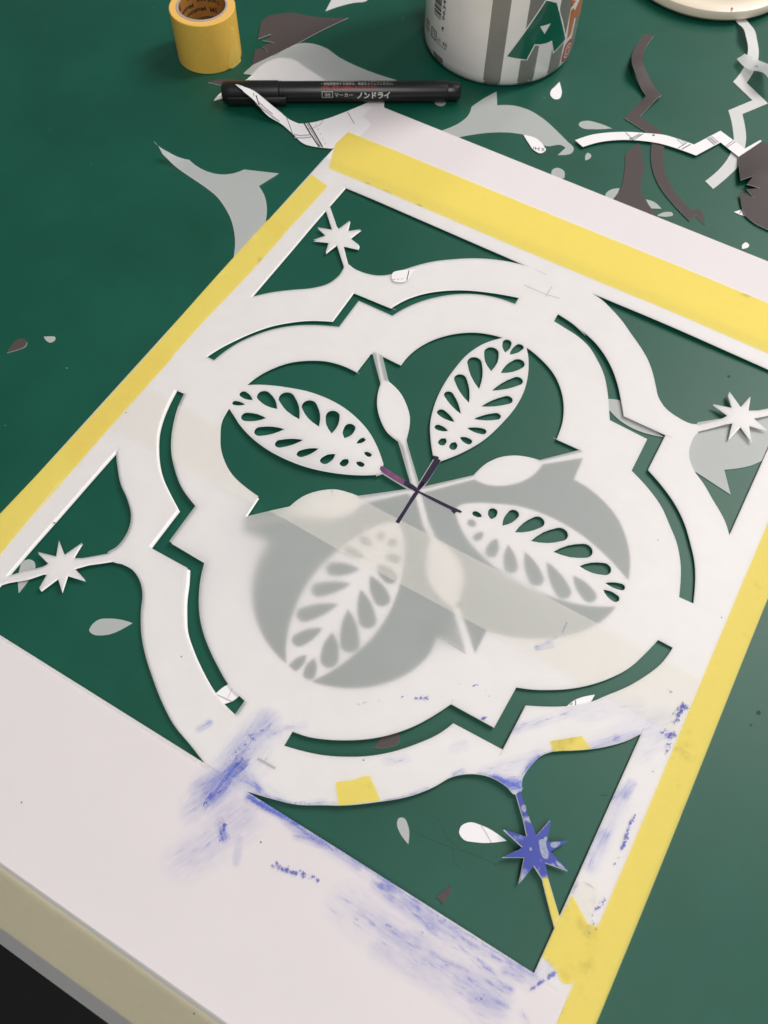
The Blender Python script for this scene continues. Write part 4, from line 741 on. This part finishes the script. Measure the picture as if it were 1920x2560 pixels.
offcut('paper', [(-222.7, 189.6, 1), (-222.3, 195.3, 0), (-221.9, 207.2, 0), (-218.1, 215.9, 0), (-209.8, 219.9, 0), (-198.9, 217.7, 0), (-182.8, 213.8, 1), (-178.6, 207.1, 1), (-218.0, 182.9, 1)], 'white paper leaf under the pale film leaf behind the marker', .3)
offcut('film', [(-218.2, 270.5, 1), (-222.3, 286.0, 1), (-202.5, 298.2, 1), (-202.0, 293.3, 0), (-208.1, 286.9, 0), (-213.5, 279.4, 0)], 'pointed film strip between the charcoal leaf and the paint pot', .3)
offcut('card', [(-240.3, 176.5, 1), (-238.1, 180.2, 0), (-235.3, 183.0, 0), (-232.0, 185.2, 0), (-228.4, 186.9, 1), (-223.3, 186.4, 1), (-228.1, 179.6, 0), (-234.2, 178.0, 0)], 'small dark card sliver by the rounded cap of the marker', .5)
offcut('paper', [(-227.9, 165.0, 1), (-228.5, 169.1, 0), (-228.5, 173.3, 1), (-223.3, 176.1, 1), (-220.3, 171.8, 1), (-223.8, 170.0, 0)], 'white paper triangle poking out under the marker cap', .3)
cres_b = "A 720 520 150 13"
pb_ = [(-209.5, 169.3, 14.2, 13.0)]
o, lp, zf = offcut('paper', [(-224.9, 181.5, 1), (-207.7, 170.2, 0), (-203.2, 173.0, 0), (-198.0, 174.7, 0), (-189.7, 175.3, 0), (-181.8, 173.6, 0), (-175.0, 173.6, 1), (-170.4, 177.1, 0), (-164.6, 184.1, 0), (-158.1, 195.4, 0), (-152.0, 207.7, 0), (-149.5, 213.2, 1), (-144.7, 217.4, 1), (-139.1, 207.9, 1), (-140.3, 175.5, 1), (-148.2, 165.8, 1), (-152.9, 163.7, 0), (-163.4, 161.0, 0), (-173.8, 164.8, 0), (-183.8, 167.9, 0), (-192.3, 167.4, 0), (-200.0, 167.9, 0), (-206.3, 167.2, 0)], 'white printed paper crescent with ruled lines, its tip resting on the marker', .8, pb_)
printed(o, zf, [([(-172.8, 175.5, 0), (-164.4, 169.5, 0), (-154.8, 163.2, 0)], .8, PRINT), ([(-171.6, 176.3, 0), (-163.2, 170.3, 0), (-154.2, 163.6, 0)], .35, PRINT), ([(-170.5, 176.9, 0), (-161.6, 170.4, 0), (-153.1, 164.0, 0)], .8, PRINT), ([(-184.2, 174.6, 0), (-178.4, 169.3, 0), (-173.4, 164.6, 0)], .3, PRINT),
               ([(-173.2, 164.2, 0), (-168.7, 165.6, 0), (-165.7, 168.0, 0), (-164.5, 169.3, 0)], .9, PRINTG), ([(-170.6, 162.5, 0), (-166.8, 164.5, 0), (-163.0, 167.6, 0)], .9, PRINTG), ([(-156.7, 196.5, 0), (-148.2, 189.9, 0)], .3, PRINT), ([(-164.7, 183.2, 0), (-164.2, 178.8, 0), (-166.3, 174.2, 0), (-168.3, 172.1, 0)], .4, PRINTG),
               ([(-206.6, 174.3, 0), (-202.5, 170.6, 0), (-198.3, 166.8, 0)], .35, PRINT), ([(-204.6, 174.3, 0), (-201.0, 171.0, 0), (-197.8, 168.3, 0)], .7, PRINT), ([(-198.8, 169.4, 0), (-194.6, 170.0, 0), (-190.3, 170.3, 0)], .9, PRINTG), ([(-198.1, 167.8, 0), (-191.8, 168.8, 0), (-184.8, 168.8, 0)], .9, PRINTG)]
        + [([(-166.6, 178.2, 0), (-165.6, 177.4, 0)], .3, PRINTG), ([(-163.7, 175.8, 0), (-162.5, 174.8, 0)], .3, PRINTG), ([(-160.4, 173.1, 0), (-159.3, 172.2, 0)], .3, PRINTG), ([(-157.2, 170.5, 0), (-156.1, 169.6, 0)], .3, PRINTG), ([(-154.0, 167.9, 0), (-152.9, 167.0, 0)], .3, PRINTG)])
offcut('film', [(-234.8, 118.0, 1), (-224.5, 113.0, 0), (-219.0, 114.1, 0), (-210.2, 117.4, 1), (-205.3, 116.0, 0), (-197.9, 115.2, 0), (-189.6, 116.9, 0), (-183.9, 121.1, 0), (-180.3, 127.0, 1), (-162.3, 134.3, 1), (-166.2, 120.5, 1), (-159.8, 116.2, 0), (-153.2, 108.8, 0), (-148.6, 101.0, 0), (-145.5, 93.8, 1), (-147.6, 69.9, 1), (-153.2, 79.5, 0), (-158.4, 86.0, 0), (-164.5, 92.0, 0), (-172.0, 97.4, 0), (-180.9, 102.1, 0), (-192.7, 105.2, 0), (-202.6, 107.0, 0), (-218.8, 109.9, 1), (-222.3, 110.4, 1)], 'large grey film crescent with a pointed fin, partly under the left taped edge', .5, [(-226.5, 112.9, 9.5, 5.0)])
offcut('card', [(-205.0, -35.1, 1), (-206.1, -30.6, 0), (-206.1, -26.5, 0), (-204.2, -24.6, 0), (-201.4, -25.2, 0), (-200.2, -27.6, 0), (-202.0, -31.2, 0)], 'small charcoal card drop alone on the green table', .5)
offcut('film', [(-196.7, -18.6, 1), (-194.5, -17.1, 0), (-191.9, -15.9, 0), (-190.7, -17.1, 0), (-191.7, -19.9, 0), (-193.0, -20.0, 0)], 'tiny pale film chip beside the charcoal card drop', .3)
# -- behind the stencil, right half
offcut('film', [(-92.1, 258.0, 1), (-86.2, 247.2, 1), (-77.7, 252.1, 0), (-68.8, 253.1, 0), (-58.4, 250.6, 0), (-46.6, 244.9, 0), (-39.3, 240.8, 0), (-32.7, 236.5, 0), (-32.3, 233.3, 0), (-38.4, 227.2, 1), (-37.1, 235.0, 1), (-39.7, 235.7, 0), (-47.1, 230.5, 0), (-56.5, 233.2, 0), (-67.2, 230.9, 0), (-78.6, 224.4, 0), (-86.2, 217.8, 0), (-92.1, 211.4, 0), (-97.0, 200.0, 0), (-101.4, 192.9, 1), (-106.2, 191.6, 0), (-112.0, 183.7, 1), (-109.4, 193.1, 1), (-115.1, 196.6, 1), (-108.6, 204.2, 0), (-102.2, 213.0, 0), (-97.8, 222.2, 0), (-96.5, 230.3, 0), (-98.3, 238.3, 1), (-95.6, 248.6, 0)], 'grey film fish shape with an upright fin in front of the paint pot', .35)
o, lp, zf = offcut('paper', [(-61.9, 232.1, 1), (-54.7, 233.2, 0), (-48.9, 230.4, 0), (-45.6, 226.9, 0), (-47.2, 223.2, 0), (-51.0, 223.6, 0), (-56.4, 227.3, 0)], 'white paper drop printed with small marks under the film fish', .6)
printed(o, zf, [([(-48.6, 227.6, 0), (-45.9, 226.1, 0)], .35, PRINT), ([(-47.2, 228.7, 0), (-47.2, 225.1, 0)], .35, PRINT), ([(-49.9, 227.3, 0), (-48.8, 224.7, 0)], .4, PRINT), ([(-51.7, 226.5, 0), (-50.8, 224.3, 0)], .4, PRINT), ([(-49.4, 225.9, 0), (-51.1, 225.3, 0)], .4, PRINT), ([(-52.6, 226.1, 0), (-51.9, 224.5, 0)], .4, PRINT)])
offcut('paper', [(-64.3, 285.4, 1), (-60.9, 280.6, 0), (-58.5, 276.0, 0), (-58.3, 270.8, 0), (-60.1, 269.7, 0), (-63.5, 271.4, 0), (-65.2, 275.7, 0), (-64.8, 279.8, 0)], 'white paper drop just in front of the green letter on the pot', .3)
offcut('film', [(-21.2, 263.7, 1), (-29.9, 263.8, 0), (-36.4, 262.1, 0), (-39.0, 259.0, 0), (-38.7, 256.3, 0), (-35.9, 255.1, 0), (-29.9, 257.6, 0)], 'long pale film drop behind the white printed paper strip', .3)
offcut('film', [(-23.3, 231.4, 1), (-25.1, 235.7, 0), (-24.9, 237.8, 0), (-22.5, 237.3, 0), (-21.8, 234.4, 0)], 'tiny film drop below the end of the printed paper strip', .3)
offcut('film', [(-119.8, 233.9, 0), (-118.0, 230.0, 0), (-115.9, 229.1, 0), (-113.2, 229.8, 0), (-112.4, 231.9, 0), (-115.3, 236.6, 0)], 'film drop showing under the plug end of the marker', .3)
offcut('film', [(-34.5, 211.1, 0), (-35.8, 215.6, 0), (-34.3, 217.9, 0), (-30.8, 218.0, 0), (-27.5, 212.7, 1), (-29.9, 208.6, 1)], 'rounded film drop at the far paper edge of the stencil', .3)
offcut('card', [(-37.9, 355.5, 1), (-32.9, 355.2, 1), (-32.8, 343.0, 0), (-30.4, 330.9, 0), (-24.7, 316.8, 0), (-18.3, 311.6, 0), (-7.5, 303.5, 1), (-11.3, 281.1, 1), (7.8, 273.8, 1), (10.5, 263.3, 0), (14.4, 252.5, 0), (20.0, 243.1, 0), (27.9, 234.2, 0), (37.0, 227.5, 0), (45.0, 223.4, 1), (43.4, 217.4, 1), (30.9, 224.9, 0), (20.4, 233.0, 0), (12.7, 242.1, 0), (6.9, 252.7, 0), (3.0, 263.5, 1), (-2.4, 270.7, 1), (-18.5, 275.2, 1), (-14.9, 298.2, 1), (-26.1, 308.3, 0), (-31.0, 313.3, 0), (-35.1, 323.2, 0), (-38.6, 339.3, 0), (-38.9, 347.9, 0)], 'long charcoal card zigzag strip with curved ends, its far end curled up', .8, [(-29.3, 315.3, 12.7, 6.0), (-8.9, 297.2, 8.8, 2.0)])
offcut('card', [(-3.7, 259.9, 1), (-2.0, 258.5, 1), (2.9, 250.7, 0), (7.6, 242.9, 1), (9.2, 234.6, 0), (11.6, 227.0, 0), (16.0, 220.7, 0), (21.5, 216.2, 0), (28.3, 211.7, 1), (14.8, 204.5, 1), (4.9, 207.3, 1), (2.0, 211.6, 1), (2.3, 220.2, 0), (-0.2, 231.2, 0), (-3.5, 240.9, 0), (-6.3, 247.5, 1)], 'charcoal card fin with a flared foot tucked under the far paper edge', .5)
offcut('film', [(4.5, 397.1, 1), (9.1, 402.9, 1), (16.0, 394.4, 0), (23.2, 381.0, 0), (27.5, 374.2, 0), (30.2, 366.5, 0), (31.4, 355.3, 0), (31.3, 343.0, 1), (48.3, 331.6, 1), (38.6, 314.7, 1), (43.1, 306.0, 0), (47.3, 296.2, 0), (49.9, 285.6, 0), (51.4, 272.2, 0), (49.6, 261.8, 0), (45.7, 247.1, 1), (39.8, 250.6, 1), (43.1, 263.6, 0), (44.2, 274.9, 0), (43.0, 287.4, 0), (38.7, 298.3, 0), (34.9, 306.0, 0), (30.4, 313.5, 1), (39.5, 329.5, 1), (24.0, 339.6, 1), (25.0, 350.0, 0), (23.9, 363.8, 0), (21.2, 371.8, 0), (16.3, 378.6, 0), (10.0, 389.6, 0)], 'pale film zigzag strip with curved ends below the cream dish', .35, [(15.4, 381.2, 12.4, 5.0)])
o, lp, zf = offcut('film', [(19.1, 357.1, 1), (21.6, 364.5, 1), (36.9, 361.0, 1), (46.0, 348.2, 1), (49.6, 340.6, 1), (41.8, 339.5, 1), (23.5, 353.2, 1)], 'short grey film strip lifted across the pale film zigzag', 3.0, [(43.2, 345.4, 11.1, 9.0)])
printed(o, zf, [([(30.6, 354.3, 0), (31.4, 352.6, 0), (32.5, 352.6, 0), (32.6, 354.8, 0)], .3, PRINT), ([(30.9, 356.0, 0), (32.3, 353.5, 0), (32.6, 351.1, 0)], .3, PRINT)])
o, lp, zf = offcut('paper', [(-34.7, 242.0, 1), (-28.7, 250.9, 0), (-20.4, 258.4, 0), (-12.0, 264.0, 0), (-1.9, 268.9, 0), (6.6, 272.5, 0), (15.2, 273.5, 0), (24.1, 273.8, 1), (32.8, 292.6, 1), (49.8, 285.6, 1), (55.0, 297.2, 1), (55.9, 296.2, 1), (49.1, 277.3, 1), (36.2, 283.3, 1), (28.3, 265.8, 1), (18.3, 265.7, 0), (7.5, 264.5, 0), (-2.5, 261.2, 0), (-11.9, 256.3, 0), (-21.5, 248.6, 0), (-28.7, 239.2, 1)], 'white printed paper zigzag strip lying across the charcoal zigzag', 1.6)
printed(o, zf, [([(-13.0, 262.9, 0), (-6.5, 259.1, 0)], .4, PRINT), ([(-3.8, 267.3, 0), (-6.5, 259.7, 0)], .4, PRINT), ([(-7.4, 261.1, 0), (-5.1, 266.1, 0)], 1.3, PRINTG), ([(-8.8, 258.7, 0), (-7.3, 260.9, 0)], 1.6, PRINTG), ([(0.7, 268.7, 0), (2.5, 269.1, 0)], .5, PRINT), ([(1.5, 268.2, 0), (1.5, 270.2, 0)], .5, PRINT),
               ([(20.0, 273.4, 0), (17.5, 266.0, 0)], .4, PRINT), ([(22.4, 272.9, 0), (19.6, 266.4, 0)], .5, PRINT), ([(14.2, 272.8, 0), (19.5, 270.2, 0)], .6, PRINTG), ([(16.3, 273.6, 0), (20.0, 271.9, 0)], .5, PRINTG), ([(28.4, 282.5, 0), (34.0, 279.5, 0)], .5, PRINT), ([(30.0, 285.4, 0), (35.2, 282.7, 0)], .4, PRINT), ([(29.3, 283.8, 0), (34.5, 281.1, 0)], 1.6, PRINTG),
               ([(41.8, 288.2, 0), (39.9, 281.5, 0)], .35, PRINT), ([(43.2, 288.1, 0), (40.9, 281.3, 0)], .35, PRINT)])
cardr = [(49.1, 277.1, 1), (55.8, 296.4, 1), (65.7, 296.4, 1), (87.2, 231.5, 1), (81.4, 232.3, 0), (74.2, 233.2, 0), (66.5, 237.2, 0), (62.6, 243.3, 0), (59.4, 250.5, 1), (67.7, 249.9, 1), (61.7, 253.3, 1), (67.9, 257.0, 1), (60.4, 256.4, 1), (61.5, 262.9, 1), (56.4, 258.0, 1), (52.2, 267.9, 0)]
offcut('card', cardr, 'broad charcoal card piece with star slits beside the end of the printed strip', 1.2, [(64.7, 266.0, 13.8, 4.0)])
o, lp, zf = offcut('paper', [(61.3, 236.3, 1), (64.2, 240.0, 1), (68.5, 236.8, 1), (65.2, 236.0, 1)], 'tiny white paper point sticking out from the broad charcoal card', .3)
printed(o, zf, [([(64.4, 239.7, 0), (64.4, 236.5, 0)], .3, PRINT), ([(66.4, 237.7, 0), (66.4, 236.3, 0)], .3, PRINT)])
offcut('card', [(42.4, 225.8, 1), (44.0, 228.0, 0), (47.2, 226.7, 1), (51.3, 219.5, 1), (47.8, 221.1, 0), (44.8, 222.9, 1)], 'small torn charcoal card scrap at the near tip of the charcoal zigzag', .5)
offcut('paper', [(74.3, 212.7, 1), (73.4, 215.8, 0), (73.8, 217.2, 0), (74.2, 218.3, 0), (76.4, 217.6, 0), (76.7, 215.8, 0), (75.3, 213.6, 0)], 'tiny white paper drop beside the far paper edge of the stencil', .3)
offcut('film', [(1.6, 221.1, 1), (-2.2, 217.1, 0), (-3.1, 213.2, 0), (-2.0, 210.5, 0), (1.7, 210.5, 0), (2.8, 214.0, 1)], 'film drop half under the foot of the charcoal fin, by its blunt side', .3)
offcut('film', [(17.2, 220.5, 1), (21.0, 221.1, 0), (27.2, 218.3, 1), (21.9, 215.4, 1)], 'pointed film drop between charcoal fin and charcoal zigzag', .3)
offcut('film', [(26.8, 212.1, 1), (30.4, 217.5, 0), (33.1, 218.6, 0), (34.2, 217.1, 0), (32.3, 214.5, 0)], 'rounded film drop between the fin foot and the zigzag tip', .3)
# -- inside and on the stencil
offcut('film', [(-116.7, -127.0, 1), (-123.5, -118.9, 0), (-125.0, -115.3, 0), (-123.8, -113.3, 0), (-121.1, -112.7, 0), (-118.5, -114.7, 0), (-117.1, -120.3, 0)], 'grey film drop under the stem of the left white star', .3)
offcut('film', [(-68.6, -113.6, 1), (-73.2, -114.7, 0), (-78.2, -117.0, 0), (-81.2, -119.3, 0), (-82.1, -123.5, 0), (-81.6, -125.0, 0), (-79.3, -125.5, 0), (-75.7, -123.9, 0)], 'grey film drop lying in the open left corner window', .3)
o, lp, zf = offcut('paper', [(-20.4, -114.5, 1), (-14.0, -115.5, 1), (-15.3, -119.6, 0), (-17.3, -122.1, 1), (-22.8, -121.3, 1), (-21.5, -116.7, 0)], 'white printed scrap blocking the end of the left groove', .9)
printed(o, zf, [([(-22.1, -120.6, 0), (-15.6, -119.9, 0)], .5, PENC), ([(-18.3, -115.1, 0), (-17.6, -119.4, 0)], .25, PENC)])
offcut('card', [(40.9, -107.0, 1), (41.8, -101.4, 0), (45.4, -97.4, 0), (47.7, -99.0, 0), (48.0, -100.7, 0), (45.6, -104.2, 0)], 'charcoal card drop lying in the near groove of the rosette', .5)
offcut('film', [(69.2, -130.5, 1), (65.9, -124.9, 0), (63.2, -123.4, 0), (61.7, -124.5, 0), (62.1, -126.4, 0), (64.4, -128.5, 0)], 'slim grey film drop in the near corner window', .3)
o, lp, zf = offcut('paper', [(99.3, -111.4, 1), (88.9, -111.3, 0), (84.7, -112.6, 0), (82.7, -115.4, 0), (83.0, -117.5, 0), (85.3, -118.9, 0), (90.0, -117.5, 0)], 'large white paper drop beside the blue painted star', .3)
printed(o, zf, [([(88.8, -111.4, 0), (91.9, -113.0, 0), (94.8, -114.8, 0)], .3, PENC)])
offcut('card', [(89.2, -134.6, 1), (86.2, -140.5, 1), (89.5, -141.4, 1), (90.1, -138.9, 0)], 'charcoal card triangle in the near corner window', .5)
o, lp, zf = offcut('paper', [(96.9, -56.3, 1), (98.6, -52.0, 0), (104.8, -45.5, 1), (104.6, -49.6, 1), (101.0, -53.8, 0)], 'white printed sliver in the right part of the near groove', .9)
printed(o, zf, [([(97.8, -54.1, 0), (98.6, -53.6, 0), (98.4, -53.0, 0)], .3, PRINT), ([(99.2, -51.5, 0), (100.0, -53.3, 0)], .3, PRINT)])
o, lp, zf = offcut('paper', [(-71.0, 99.0, 0), (-72.0, 103.0, 0), (-70.5, 104.8, 0), (-63.2, 110.4, 1), (-63.4, 107.0, 0), (-63.1, 104.4, 0), (-63.4, 101.1, 0), (-65.4, 98.8, 0), (-68.9, 97.5, 1)], 'white printed scrap lying on the stencil by the far star window', 2.6)
printed(o, zf, [([(-65.9, 107.8, 0), (-63.5, 101.3, 0)], .4, PRINT)] + [([(-69.8, 98.3, 0), (-68.9, 99.0, 0)], .4, PRINTG), ([(-68.2, 99.5, 0), (-67.3, 100.2, 0)], .4, PRINTG), ([(-66.5, 100.7, 0), (-65.6, 101.4, 0)], .4, PRINTG)])
offcut('film', [(93.5, 97.4, 1), (119.3, 120.6, 1), (125.2, 121.7, 1), (132.1, 101.0, 1), (126.5, 93.4, 0), (122.6, 87.7, 0), (117.8, 83.0, 0), (112.9, 79.2, 1), (119.8, 68.4, 1), (101.5, 71.7, 1), (97.2, 73.9, 1), (91.6, 84.1, 1)], 'large grey film tail shape under the right white star', .35)
offcut('film', [(47.5, 84.8, 1), (52.7, 88.3, 0), (58.0, 90.2, 0), (65.7, 84.0, 0), (74.7, 83.3, 0), (83.6, 81.6, 1), (69.2, 78.7, 0), (62.5, 79.6, 0), (55.6, 82.5, 1), (49.7, 82.7, 0)], 'grey film tail lying across the right groove', .4)
